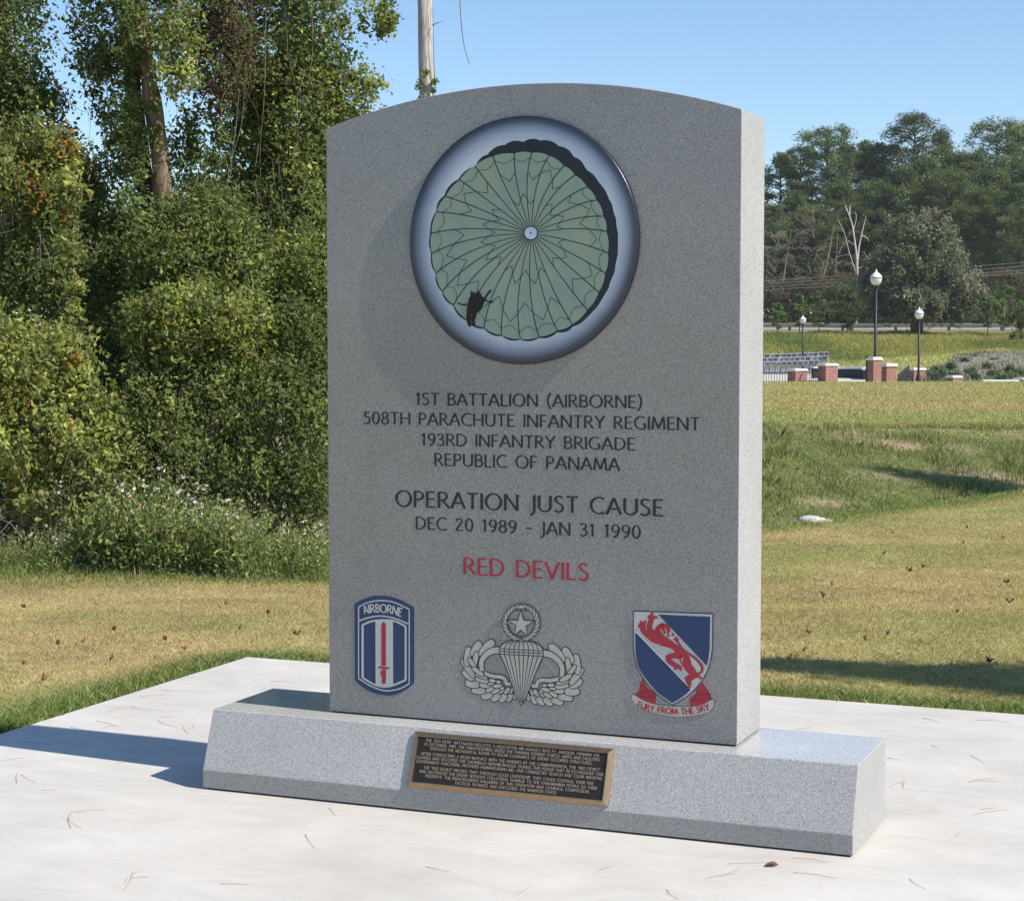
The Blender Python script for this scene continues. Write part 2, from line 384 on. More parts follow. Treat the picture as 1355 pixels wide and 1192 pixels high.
GL = {
 'A': (.70, [[(0, 0), (.35, 1), (.70, 0)], [(.13, .34), (.57, .34)]]),
 'B': (.56, [ST, [(.06, .97), (.26, .97)] + arc(.26, .75, .22, .22, 80, -80) + [(.06, .53)], [(.06, .53), (.28, .53)] + arc(.28, .28, .25, .25, 80, -80) + [(.06, .03)]]),
 'C': (.70, [arc(.44, .5, .40, .49, 52, 308, 20)]),
 'D': (.72, [ST, [(.06, .97), (.25, .97)] + arc(.25, .5, .42, .47, 84, -84, 16) + [(.06, .03)]]),
 'E': (.50, [ST, [(.06, .97), (.47, .97)], [(.06, .52), (.42, .52)], [(.06, .03), (.49, .03)]]),
 'F': (.47, [ST, [(.06, .97), (.46, .97)], [(.06, .51), (.41, .51)]]),
 'G': (.76, [arc(.44, .5, .40, .49, 52, 318, 20), [(.70, .44), (.70, .10)], [(.52, .43), (.70, .43)]]),
 'H': (.72, [ST, [(.66, 0), (.66, 1)], [(.06, .52), (.66, .52)]]),
 'I': (.12, [ST]),
 'J': (.26, [[(.20, 1), (.20, .1), (.17, -.08), (.10, -.17), (-.02, -.21)]]),
 'K': (.62, [ST, [(.56, 1), (.08, .5)], [(.2, .6), (.62, 0)]]),
 'L': (.46, [ST, [(.06, .03), (.46, .03)]]),
 'M': (.88, [[(.04, 0), (.13, 1)], [(.13, 1), (.44, .08)], [(.44, .08), (.75, 1)], [(.75, 1), (.84, 0)]]),
 'N': (.74, [ST, [(.06, 1), (.68, 0)], [(.68, 0), (.68, 1)]]),
 'O': (.86, [arc(.43, .5, .39, .49, 0, 180, 16), arc(.43, .5, .39, .49, 180, 360, 16)]),
 'P': (.53, [ST, [(.06, .97), (.24, .97)] + arc(.24, .72, .25, .25, 80, -80) + [(.06, .47)]]),
 'Q': (.86, [arc(.43, .5, .39, .49, 0, 180, 16), arc(.43, .5, .39, .49, 180, 360, 16), [(.5, .15), (.85, -.15)]]),
 'R': (.60, [ST, [(.06, .97), (.24, .97)] + arc(.24, .73, .24, .24, 80, -80) + [(.06, .49)], [(.26, .49), (.60, 0)]]),
 'S': (.50, [smooth([(.43, .88), (.34, .96), (.24, .98), (.11, .92), (.06, .78), (.12, .64), (.26, .53), (.40, .42), (.45, .27), (.39, .10), (.24, .02), (.12, .04), (.03, .13)], 2)]),
 'T': (.58, [[(.29, 0), (.29, 1)], [(0, .97), (.58, .97)]]),
 'U': (.70, [[(.06, 1), (.06, .4)] + arc(.35, .32, .29, .30, 180, 360, 12) + [(.64, .4), (.64, 1)]]),
 'V': (.68, [[(0, 1), (.34, 0), (.68, 1)]]),
 'W': (1.02, [[(0, 1), (.26, 0), (.51, 1), (.76, 0), (1.02, 1)]]),
 'X': (.64, [[(0, 1), (.64, 0)], [(.62, 1), (.02, 0)]]),
 'Y': (.62, [[(0, 1), (.31, .48), (.62, 1)], [(.31, .5), (.31, 0)]]),
 'Z': (.58, [[(.03, .97), (.55, .97)], [(.55, .97), (.03, .03)], [(.03, .03), (.57, .03)]]),
 '0': (.56, [arc(.28, .5, .23, .48, 0, 180, 14), arc(.28, .5, .23, .48, 180, 360, 14)]),
 '1': (.34, [[(.2, 0), (.2, 1)], [(.04, .82), (.2, .99)]]),
 '2': (.54, [smooth([(.06, .80), (.12, .92), (.25, .98), (.39, .92), (.43, .76), (.36, .58), (.22, .34), (.05, .05)], 3), [(.05, .03), (.52, .03)]]),
 '3': (.52, [smooth([(.06, .86), (.16, .96), (.28, .97), (.39, .88), (.40, .72), (.31, .58), (.18, .53)], 3), smooth([(.18, .53), (.34, .50), (.45, .38), (.44, .18), (.32, .05), (.18, .02), (.03, .10)], 3)]),
 '4': (.56, [[(.42, 0), (.42, 1)], [(.42, 1), (.03, .28)], [(.03, .28), (.55, .28)]]),
 '5': (.50, [[(.12, .97), (.44, .97)], [(.12, .97), (.10, .56)], smooth([(.10, .55), (.24, .60), (.38, .54), (.45, .38), (.42, .18), (.30, .04), (.15, .02), (.03, .09)], 3)]),
 '8': (.54, [arc(.27, .76, .19, .22, 0, 360, 18), arc(.27, .27, .23, .26, 0, 360, 18)]),
 '9': (.54, [arc(.27, .70, .22, .28, 0, 360, 18), smooth([(.49, .70), (.46, .40), (.34, .14), (.14, 0)], 4)]),
 '(': (.28, [smooth([(.26, 1.12), (.12, .85), (.07, .48), (.12, .1), (.26, -.18)], 4)]),
 ')': (.28, [smooth([(.02, 1.12), (.16, .85), (.21, .48), (.16, .1), (.02, -.18)], 4)]),
 '–': (.42, [[(.02, .44), (.40, .44)]]), '-': (.32, [[(.03, .44), (.29, .44)]]),
 '.': (.16, [[(.08, 0), (.08, .13)]]), ',': (.16, [[(.10, .1), (.04, -.16)]]),
 '"': (.30, [[(.08, 1), (.08, .72)], [(.2, 1), (.2, .72)]]), ' ': (.36, []),
}
def letters(text, track=.13):
    """strokes of a line, cap height 1, from x = 0; and its length"""
    x, out = 0, []
    for ch in text:
        w, strokes = GL[ch]
        for s_ in strokes: out.append([(px_ + x, py_) for px_, py_ in s_])
        x += w + track
    return out, x - track
def ink(strokes, t=.115, thin=.62):
    """quads for pen strokes: stems full weight, bars and rising diagonals lighter, ends a little flared"""
    q = []
    for s_ in strokes:
        for P in split_sharp(s_):
            P = np.asarray(P, float); n = len(P)
            if n == 2: P = np.array([P[0], (P[0] + P[1]) / 2, P[1]]); n = 3
            T = np.gradient(P, axis=0); a = np.arctan2(T[:, 1], T[:, 0])
            w = t * (thin + (1 - thin) * np.abs(np.sin(a - R(-18))) ** 1.3)
            w = w * (1 + .18 * (np.abs(np.linspace(-1, 1, n)) ** 4 if n > 3 else np.array([1, 0, 1])))
            q += strip(P, w)
    return q
def text_line(name, text, mat, parent, plane, p0, p1, cap, h=.0009, t=.115, track=.13, thin=.62):
    st, L = letters(text, track); d = p1 - p0; sx = np.linalg.norm(d) / L; ex = d / np.linalg.norm(d); ey = np.array([-ex[1], ex[0]])
    f = lambda q: p0 + ex * q[0] * sx + ey * q[1] * cap
    return flat(name, [[f(q) for q in P] for P in ink(st, t, thin)], mat, parent, plane, h)
M['ink'] = plain("dark_blue_grey_letter_paint", (.022, .026, .040), .5, .3, 0, .25, 200)
M['red'] = plain("red_enamel_paint", (.36, .022, .040), .45, .4, 0, .12, 120)
M['navy'] = plain("navy_enamel_paint", (.019, .043, .118), .45, .4, 0, .10, 120)
M['silver'] = plain("pale_silver_paint", (.46, .46, .45), .4, .5, 0, .10, 150)
M['stone_tan'] = plain("warm_grey_etched_stone", (.43, .41, .355), .5, .3, 0, .12, 200)
M['white'] = plain("white_enamel_line", (.72, .72, .72), .4, .5, 0, .05, 100)
Z6 = zoomed(450, 500, 550 / 1355)
for txt, l, r_, top, m in (("1ST BATTALION (AIRBORNE)", (247, 91), (985, 96), 53, 'ink'), ("508TH PARACHUTE INFANTRY REGIMENT", (77, 152), (1172, 169), 114, 'ink'),
        ("193RD INFANTRY BRIGADE", (265, 221), (962, 235), 183, 'ink'), ("REPUBLIC OF PANAMA", (308, 288), (911, 301), 249, 'ink'),
        ("OPERATION JUST CAUSE", (182, 420), (1054, 449), 370, 'ink'), ("DEC 20 1989 – JAN 31 1990", (247, 495), (980, 521), 456, 'ink'), ("RED DEVILS", (403, 641), (810, 660), 588, 'red')):
    a, b, c = Z6([l, r_, (l[0], top)]); zz = (a[1] + b[1]) / 2
    o = text_line("lettering", txt, M[m], mem, FACE, np.array([a[0], zz]), np.array([b[0], zz]), (c[1] - a[1]) * 1.03, t=.138)
    tag(o, ("red engraved words " if m == 'red' else "dark engraved line ") + "reading " + txt)

# --- round parachute disc
Z5 = zoomed(535, 150, 320 / 1122)
dc = np.array([1.1455, 1.913]); DR = .411
disc = empty("parachute_disc", (dc[0], SYY, dc[1])); disc.parent = mem
tag(disc, "round blue disc painted with a green parachute and a jumper")
t = NT("airbrushed_sky_disc"); c = t.coord()
ln = t.n("ShaderNodeVectorMath", {0: t.mapping(c, (1, 0, 1))}, operation='LENGTH').outputs["Value"]
col = t.ramp(t.n("ShaderNodeMath", {0: ln, 1: DR}, operation='DIVIDE').outputs[0], [(0, (.47, .52, .60)), (.78, (.44, .50, .59)), (.88, (.24, .29, .39)), (.955, (.045, .06, .095)), (1, (.012, .014, .02))])
col = t.mix(t.ramp(t.noise(5, 6, .6, c, .8), [(.4, 0.), (.7, .45)]), col, t.mix(1, col, (1.45, 1.3, 1.15), 'MULTIPLY'))
M['disc'] = t.done(t.bsdf(col, .3, .5))
TH = .017
prof = [(.0, TH), (DR * .4, TH), (DR * .8, TH), (DR - .007, TH), (DR - .002, TH - .002), (DR, TH - .006), (DR, -.001)]
V, F = lathe(prof, 96); V = np.stack([V[:, 0], -V[:, 2], V[:, 1]], 1)
npmesh("disc_plate", V, F, M['disc'], disc, smooth=True)
DP = Plane((dc[0], SYY, dc[1]), (1, 0, 0), (0, 0, 1))
def D(pts):
    return [q - dc for q in Z5(pts)]
LOC = Plane((0, 0, 0), (1, 0, 0), (0, 0, 1))        # children of the disc use its own origin
gb = [(600, 187), (680, 200), (750, 248), (800, 290), (856, 345), (900, 405), (932, 480), (946, 550), (953, 650), (940, 742), (910, 830), (858, 912), (788, 978), (718, 1006), (635, 1036), (548, 1046), (460, 1028), (380, 994), (300, 957), (240, 889), (188, 826), (158, 742), (140, 650), (137, 558), (162, 460), (203, 388), (268, 312), (338, 248), (422, 203), (520, 190)]
gc = np.array([548., 610.])
def scallop(P, bulge, n=5):
    out = []
    for k in range(len(P)):
        a, b = np.array(P[k], float), np.array(P[(k + 1) % len(P)], float); m = (a + b) / 2; o = (m - gc) / np.linalg.norm(m - gc)
        for q in range(n):
            s_ = q / n; out.append(a + (b - a) * s_ + o * bulge * 4 * s_ * (1 - s_))
    return out
t = NT("green_parachute_silk"); c = t.coord()
col = t.ramp(t.noise(7, 6, .65, c, .5), [(.3, (.185, .27, .235)), (.5, (.23, .305, .245)), (.72, (.265, .315, .21))])
M['silk'] = t.done(t.bsdf(col, .45, .4))
M['line'] = plain("dark_seam_line", (.018, .024, .032), .5, .3)
rimP = [(340, 250), (395, 195), (475, 150), (560, 136), (640, 130), (725, 155), (795, 205), (850, 265), (912, 335), (948, 395), (972, 460), (986, 530), (990, 605), (984, 690), (962, 770), (925, 850), (868, 925), (790, 990), (718, 1016), (635, 1048), (548, 1056), (460, 1040), (378, 1006), (296, 968), (232, 897), (180, 832), (150, 746), (131, 650), (128, 558), (154, 456), (196, 384), (262, 308)]
flat("canopy_skirt", [D(scallop([(548 + (x - 548) * (.985 if x < 560 and y > 400 else 1), 610 + (y - 610) * (.985 if x < 700 and y > 600 else 1)) for x, y in rimP], 12))], M['line'], disc, LOC, TH + .0006)
flat("canopy", [D(scallop(gb, 7))], M['silk'], disc, LOC, TH + .0014)
hub = np.array([597., 557.]); quads = []; seams = []
def gore(k):
    b = np.array(gb[k], float); v = b - hub; ang = math.atan2(v[1], v[0])
    rot = R(13) * math.sin(ang - R(40)) * (1 if True else 1)
    ca, sa = math.cos(rot), math.sin(rot)
    ctrl = hub + np.array([ca * v[0] - sa * v[1], sa * v[0] + ca * v[1]]) * .62
    return lambda s_: (1 - s_) ** 2 * (hub + v * .04) + 2 * s_ * (1 - s_) * ctrl + s_ * s_ * b
gores = [gore(k) for k in range(len(gb))]
px2m = 320 / 1122 / 372.0
for k, fn in enumerate(gores):
    P = np.array(D([fn(s_) for s_ in np.linspace(.0, 1, 12)])); quads += strip(P, np.linspace(3.0, 4.6, 12) * px2m)
    f2 = gores[(k + 1) % len(gores)]
    for fr, amp in ((.36, .07), (.72, .11), (.93, .07)):
        if random.random() < .12: continue
        a, b, m = fn(fr), f2(fr), (fn(fr + amp * (1 if k % 2 else -1)) + f2(fr + amp * (1 if k % 2 else -1))) / 2
        if fr > .9: m = (fn(fr - .06) + f2(fr - .06)) / 2; seams += strip(np.array(D(smooth([a, m, b], 4))), 2.4 * px2m)
        else: seams += strip(np.array(D([a, m])), 2.8 * px2m) + strip(np.array(D([m, b])), 2.8 * px2m)
flat("canopy_lines", quads, M['line'], disc, LOC, TH + .0022)
flat("panel_seams", seams, M['line'], disc, LOC, TH + .0020)
M['hub'] = plain("pale_blue_vent", (.42, .52, .62), .4, .4)
flat("vent", [D([hub + 31 * np.array((math.cos(a), math.sin(a))) for a in np.linspace(0, 2 * math.pi, 28)[:-1]])], M['hub'], disc, LOC, TH + .0028)
flat("vent_ring", strip(np.array(D([hub + 31 * np.array((math.cos(a), math.sin(a))) for a in np.linspace(0, 2 * math.pi, 28)])), 3.5 * px2m) + [D([hub + 4 * np.array((math.cos(a), math.sin(a))) for a in np.linspace(0, 2 * math.pi, 9)[:-1]])], M['line'], disc, LOC, TH + .0031)
ZJ = zoomed(600, 360, 80 / 1060)
def DJ(pts): return [q - dc for q in ZJ(pts)]
M['jumper'] = plain("dark_jumper_silhouette", (.020, .018, .016), .6, .2, 0, .3, 90)
jb = [[(345, 325), (372, 355), (412, 358), (430, 392), (452, 388), (448, 350), (470, 340), (500, 350), (512, 400), (545, 440), (610, 455), (620, 505), (570, 522), (535, 545), (552, 600), (535, 655), (480, 705), (452, 722), (400, 745), (340, 745), (278, 735), (272, 690), (285, 600), (302, 540), (308, 470), (338, 440)],
      [(278, 730), (350, 730), (345, 790), (352, 850), (345, 960), (318, 968), (292, 915), (265, 830)], [(345, 800), (385, 740), (452, 718), (440, 790), (408, 832), (428, 930), (390, 945), (352, 850)]]
jl = [strip(DJ(smooth(P, 3)), w * 80 / 1060 / 372) for P, w in (([(300, 562), (220, 580), (110, 545)], 22), ([(590, 480), (625, 410), (700, 318)], 34), ([(600, 500), (660, 525), (740, 524)], 20), ([(690, 530), (720, 530)], 34))]
o = flat("jumper", [DJ(P) for P in jb] + [q_ for l_ in jl for q_ in l_], M['jumper'], disc, LOC, TH + .0038)
tag(o, "small dark silhouette of a parachutist hanging at the canopy's edge")

# --- shoulder patch
Z2 = zoomed(455, 780, 105 / 834); p2 = 105 / 834 / 372.0
patch = flat("shoulder_patch", [Z2(smooth([(112, 150), (170, 112), (270, 76), (370, 62), (480, 72), (610, 112), (738, 185)], 3) + [(740, 560), (740, 980)] + smooth([(740, 980), (640, 1060), (540, 1102), (440, 1110), (340, 1092), (230, 1045), (116, 955)], 3))], M['navy'], mem, FACE, .0012)
tag(patch, "navy shoulder patch with red bayonet and an airborne tab")
topl = smooth([(158, 180), (270, 130), (395, 114), (530, 132), (690, 205)], 4); botl = smooth([(690, 985), (600, 1035), (480, 1060), (400, 1052), (280, 1008), (158, 930)], 4)
q = strip(Z2(topl), 13 * p2) + strip(Z2([(690, 205), (690, 985)]), 13 * p2) + strip(Z2(botl), 13 * p2) + strip(Z2([(158, 930), (158, 180)]), 13 * p2)
q += strip(Z2(smooth([(162, 326), (280, 288), (400, 276), (530, 298), (690, 362)], 4)), 15 * p2)
q += strip(Z2(smooth([(195, 372), (290, 332), (420, 318), (540, 330), (652, 385)], 4)), 20 * p2) + strip(Z2([(652, 385), (652, 950)]), 22 * p2) + strip(Z2(smooth([(652, 945), (560, 988), (480, 1014), (410, 1018), (320, 995), (195, 920)], 4)), 20 * p2) + strip(Z2([(200, 920), (200, 372)]), 26 * p2)
flat("patch_border", q, M['silver'], patch, FACE, .0020)
flat("patch_stripe", [Z2([(335, 322), (520, 326), (522, 1000), (470, 1014), (410, 1016), (337, 1000)])], M['silver'], patch, FACE, .0026)
sw = [Z2([(398, 800), (398, 365), (408, 344), (421, 336), (436, 345), (446, 370), (447, 800)]), Z2([(366, 802), (485, 812), (485, 833), (366, 825)]), Z2([(402, 832), (447, 832), (447, 960), (440, 985), (420, 992), (402, 975)]), Z2([(390, 855), (408, 852), (408, 900), (388, 895)])]
flat("bayonet", sw, M['red'], patch, FACE, .0032)
def arc_text(name, text, mat, parent, plane, mapf, path, cap, t=.15, track=.1, h=.003, thin=.9):
    """letters along a zoomed-pixel path (smooth polyline of baselines)"""
    P = np.array(mapf(smooth(path, 8))); seg = np.linalg.norm(np.diff(P, axis=0), axis=1); s0 = np.concatenate([[0], np.cumsum(seg)])
    st, L = letters(text, track); k = s0[-1] / L; polys = []
    for quad in ink(st, t, thin):
        cx_ = np.mean([v[0] for v in quad])
        out = []
        for v in quad:
            s_ = v[0] * k; x = np.interp(s_, s0, P[:, 0]); y = np.interp(s_, s0, P[:, 1]); e = .02 * s0[-1]
            tx = np.interp(s_ + e, s0, P[:, 0]) - np.interp(s_ - e, s0, P[:, 0]); ty = np.interp(s_ + e, s0, P[:, 1]) - np.interp(s_ - e, s0, P[:, 1]); n_ = math.hypot(tx, ty)
            out.append(np.array([x - ty / n_ * v[1] * cap, y + tx / n_ * v[1] * cap]))
        polys.append(out)
    return flat(name, polys, mat, parent, plane, h)
arc_text("tab_lettering", "AIRBORNE", M['silver'], patch, FACE, Z2, [(218, 258), (310, 238), (410, 238), (510, 252), (606, 280)], 84 * p2, t=.17)

# --- parachutist badge
Z7 = zoomed(600, 790, 190 / 1355); p7 = 190 / 1355 / 372.0
badge = empty("parachutist_badge", (0, 0, 0)); badge.parent = mem
tag(badge, "etched winged parachute badge under a wreathed star")
cen = Z7([(645, 500)])[0]
def mir(P): return [np.array([2 * cen[0] - q[0], q[1]]) for q in P]
def feather(cx, cy, ln_, wd, ang, bend=0, n=16):
    out = []; ca, sa = math.cos(R(ang)), -math.sin(R(ang))
    for a in np.linspace(0, 2 * math.pi, n + 1)[:-1]:
        x = math.copysign(abs(math.cos(a)) ** .8, math.cos(a)) * ln_ / 2; y = math.copysign(abs(math.sin(a)) ** .8, math.sin(a)) * wd / 2 + bend * (1 - (2 * x / ln_) ** 2)
        out.append((cx + ca * x - sa * y, cy + sa * x + ca * y))
    return out
FE = [(585, 925, 80, 36, 75), (530, 945, 90, 56, 62), (468, 948, 92, 66, 45), (398, 942, 100, 70, 32), (318, 922, 118, 76, 14), (240, 882, 140, 62, -3), (182, 815, 142, 80, -10), (146, 735, 140, 74, -38), (140, 672, 210, 56, -55), (136, 560, 190, 68, 84), (215, 488, 160, 78, 62), (316, 480, 200, 88, 48),
      (550, 880, 62, 32, 62), (508, 880, 74, 42, 50), (455, 880, 74, 42, 40), (400, 878, 92, 52, 22), (350, 865, 92, 44, 30), (304, 822, 108, 66, 0), (275, 782, 140, 46, -16), (210, 585, 150, 50, 80), (190, 640, 170, 40, -58),
      (265, 745, 130, 34, -22), (235, 700, 130, 44, -36), (355, 815, 60, 26, 0), (420, 835, 86, 38, 4), (462, 858, 40, 28, 30), (370, 785, 64, 34, -10), (428, 797, 44, 30, -20)]
light, dark = [], []
for f_ in FE:
    big = Z7(feather(f_[0], f_[1], f_[2] + 13, f_[3] + 13, f_[4])); sm = Z7(feather(f_[0], f_[1], f_[2] - 3, f_[3] - 3, f_[4]))
    for tr in (lambda q: list(q), mir): dark.append(tr(big)); light.append(tr(sm))
lead = Z7(smooth([(445, 500), (380, 502), (310, 540), (268, 605), (272, 690)], 4)); hook = Z7(smooth([(300, 716), (370, 742), (455, 752), (492, 775), (505, 815), (545, 815)], 4))
for W, arr in ((66, dark), (50, light)):
    for tr in (lambda q: q, mir): arr += strip(np.array(tr(lead)), np.linspace(W + 8, W - 12, len(lead)) * p7)
for W, arr in ((46, dark), (32, light)):
    for tr in (lambda q: q, mir): arr += strip(np.array(tr(hook)), W * p7)
seq = 0
bmv = []
def layered(name, pairs, parent, h0):
    """outline and fill of each feather, each pair a hair above the one before"""
    for nm, idx, m in ((name + "_outline", 0, M['ink']), (name, 1, M['stone_tan'])):
        bm = bmesh.new()
        for k, pr in enumerate(pairs):
            for P in pr[idx]:
                P = [np.array(v) for v in P]
                A = sum(P[q][0] * P[(q + 1) % len(P)][1] - P[(q + 1) % len(P)][0] * P[q][1] for q in range(len(P)))
                if A < 0: P = P[::-1]
                bm.faces.new([bm.verts.new(FACE.pt(v, h0 + 8e-5 * k + 4e-5 * idx)) for v in P])
        big = [f for f in bm.faces if len(f.verts) > 4]
        if big: bmesh.ops.triangulate(bm, faces=big, ngon_method='EAR_CLIP')
        me = bpy.data.meshes.new(nm); bm.to_mesh(me); bm.free(); o = link(nm, me, m, parent)
nF = 2 * len(FE); nd = len(lead) - 1; nh = len(hook) - 1
for side in (0, 1):
    pairs = [([dark[2 * k + side]], [light[2 * k + side]]) for k in range(len(FE))]
    for a_, n_ in ((nF, nd), (nF + 2 * nd, nh)): pairs.append((dark[a_ + side * n_:a_ + (side + 1) * n_], light[a_ + side * n_:a_ + (side + 1) * n_]))
    layered("wing", pairs, badge, .0010)
body = smooth([(440, 485), (455, 455), (490, 425), (550, 404)], 3) + smooth([(740, 412), (800, 440), (838, 475), (852, 508)], 3) + [(850, 555)] + smooth([(850, 555), (790, 690), (735, 830), (690, 940), (645, 1020)], 3) + smooth([(645, 1020), (600, 940), (550, 800), (500, 660), (440, 535)], 3)
flat("parachute", [Z7(body)], M['stone_tan'], badge, FACE, .0040)
ls = strip(Z7(body + [body[0]]), 8 * p7)
for a_, b_ in (((442, 508), (850, 530)), ((442, 482), (850, 506)), ((442, 534), (850, 555))): ls += strip(Z7([a_, b_]), 7 * p7)
for k in range(1, 9):
    s_ = k / 9; x = 440 + 410 * s_; y = 535 + 20 * s_
    ls += strip(Z7([(x, y), (645 + (x - 645) * .5, 790), (645 + (x - 645) * .07, 990)]), np.array([9, 6, 2.2]) * p7)
    ls += strip(Z7(smooth([(x, y - 55), (645 + (x - 645) * .86, 440), (645 + (x - 645) * .5, 412)], 3)), 7 * p7)
    ls += strip(Z7([(x, y - 55), (x, y)]), 7 * p7)
flat("parachute_lines", ls, M['ink'], badge, FACE, .0046)
circ = lambda r, n=40: [(645 + r * math.cos(a), 240 + r * math.sin(a)) for a in np.linspace(0, 2 * math.pi, n + 1)]
flat("wreath", strip(Z7(circ(156)), 42 * p7), M['stone_tan'], badge, FACE, .0052)
wl_ = strip(Z7(circ(178)), 7 * p7) + strip(Z7(circ(134)), 7 * p7)
for k in range(22):
    a = 2 * math.pi * (k + .5) / 22 + math.pi / 2
    sgn = 1 if math.cos(a) > 0 else -1
    p_ = [(645 + r_ * math.cos(a + sgn * o_), 240 + r_ * math.sin(a + sgn * o_)) for r_, o_ in ((138, .17), (158, .04), (174, -.14))]
    wl_ += strip(Z7(smooth(p_, 3)), 6 * p7)
for bx_, by_ in ((622, 395), (662, 398), (600, 112), (690, 115)): wl_ += strip(Z7([(bx_ + 15 * math.cos(a), by_ + 15 * math.sin(a)) for a in np.linspace(0, 2 * math.pi, 12)]), 6 * p7)
flat("wreath_lines", wl_, M['ink'], badge, FACE, .0056)
star = [(640, 112), (668, 213), (775, 224), (690, 268), (708, 368), (642, 306), (582, 358), (598, 262), (505, 213), (618, 215)]
flat("star", [Z7(star)], M['stone_tan'], badge, FACE, .0062)
flat("star_outline", [q_ for k in range(10) for q_ in strip(Z7([star[k], star[(k + 1) % 10]]), 7 * p7)], M['ink'], badge, FACE, .0066)

# --- unit crest
Z8 = zoomed(820, 790, 140 / 982); p8 = 140 / 982 / 372.0
shield = [(130, 128), (867, 153), (862, 480)] + smooth([(862, 480), (842, 600), (800, 715), (735, 815), (630, 915), (490, 998)], 3) + smooth([(490, 998), (350, 900), (255, 795), (185, 690), (150, 590), (130, 480)], 3)
crest = flat("unit_crest", [Z8(shield)], M['silver'], mem, FACE, .0026)
tag(crest, "shield crest with a red lion on a pale diagonal band between navy fields")
flat("field", [Z8([(360, 158), (842, 180), (838, 480), (826, 570), (812, 636)]), Z8([(148, 318), (664, 852)] + smooth([(620, 895), (560, 938), (490, 978)], 3) + smooth([(490, 978), (360, 888), (265, 780), (195, 680), (162, 590), (148, 480)], 3))], M['navy'], crest, FACE, .0034)
flat("band_edge", strip(Z8([(146, 310), (670, 852)]), 8 * p8), M['white'], crest, FACE, .0042)
flat("shield_outline", [q_ for k in range(len(shield)) for q_ in strip(Z8([shield[k], shield[(k + 1) % len(shield)]]), 7 * p8)], M['ink'], crest, FACE, .0038)
rd = []
def limb(P, w): rd.extend(strip(Z8(smooth(P, 4)), np.interp(np.linspace(0, 1, 4 * (len(P) - 1) + 1), np.linspace(0, 1, len(w)), w) * p8))
limb([(250, 330), (330, 365), (420, 410), (500, 450), (570, 510), (610, 580), (640, 650), (690, 715)], [60, 110, 86, 56, 78, 95, 70, 50])
limb([(320, 345), (280, 290), (290, 225), (310, 165)], [70, 48, 46, 50]); limb([(270, 350), (225, 310), (215, 265), (205, 235)], [50, 50, 62, 40])
limb([(360, 360), (385, 300), (430, 300), (460, 330)], [80, 96, 100, 30]); limb([(375, 300), (395, 262), (430, 262)], [50, 40, 30])
limb([(580, 540), (500, 540), (450, 565), (480, 605), (540, 640), (575, 655)], [70, 46, 40, 44, 40, 26])
limb([(640, 640), (690, 715), (640, 760), (655, 815)], [70, 60, 52, 34]); limb([(690, 715), (745, 730)], [50, 34])
limb([(690, 700), (740, 705), (770, 670), (750, 615), (690, 555), (600, 490), (550, 425), (515, 375)], [14, 18, 22, 22, 20, 18, 16, 40])
for cx_, cy_ in ((275, 178), (305, 148), (340, 182), (185, 262), (200, 230), (240, 225), (440, 548), (520, 655), (570, 665), (620, 745), (650, 825), (668, 740), (495, 345), (535, 385), (755, 745), (455, 350)):
    rd.append(Z8([(cx_ - 16, cy_ + 8), (cx_, cy_ - 18), (cx_ + 16, cy_ + 8), (cx_, cy_ + 18)]))
flat("lion", rd, M['red'], crest, FACE, .0046)
flat("mane_lines", [q_ for P in ([(380, 300), (410, 320), (400, 345)], [(425, 290), (440, 320), (430, 345)], [(590, 600), (575, 575), (590, 560)]) for q_ in strip(Z8(P), 7 * p8)], M['silver'], crest, FACE, .0050)
for P in ([(212, 755), (235, 790), (262, 850), (338, 882), (332, 988), (240, 965), (148, 920), (150, 892), (180, 870), (190, 800)], [(772, 792), (790, 820), (822, 870), (820, 900), (856, 935), (845, 962), (800, 985), (735, 1005), (660, 1010), (645, 935), (722, 895), (730, 830)]):
    flat("mantle", [Z8(P)], M['red'], crest, FACE, .0014)
    lf = [[(152, 908), (240, 925), (336, 932)], [(182, 872), (222, 880), (262, 856)]] if P[0][0] < 400 else [[(648, 958), (740, 950), (848, 932)], [(724, 898), (770, 905), (820, 892)]]
    flat("mantle_fold", [q_ for l_ in lf for q_ in strip(Z8(l_), 5 * p8)], M['ink'], crest, FACE, .0020)
scr = smooth([(108, 935), (128, 900), (220, 955), (340, 995), (490, 1012), (660, 1015), (780, 990), (850, 952), (880, 962)], 3) + smooth([(880, 962), (868, 1020), (810, 1068), (660, 1102), (490, 1104), (310, 1068), (170, 1010), (108, 935)], 3)[1:-1]
flat("scroll", [Z8(scr)], M['stone_tan'], crest, FACE, .0022)
flat("scroll_outline", [q_ for k in range(len(scr)) for q_ in strip(Z8([scr[k], scr[(k + 1) % len(scr)]]), 6 * p8)], M['ink'], crest, FACE, .0018)
arc_text("scroll_lettering", "FURY FROM THE SKY", M['red'], crest, FACE, Z8, [(162, 1015), (300, 1058), (480, 1082), (660, 1082), (840, 1040)], 52 * p8, t=.19, h=.0030)

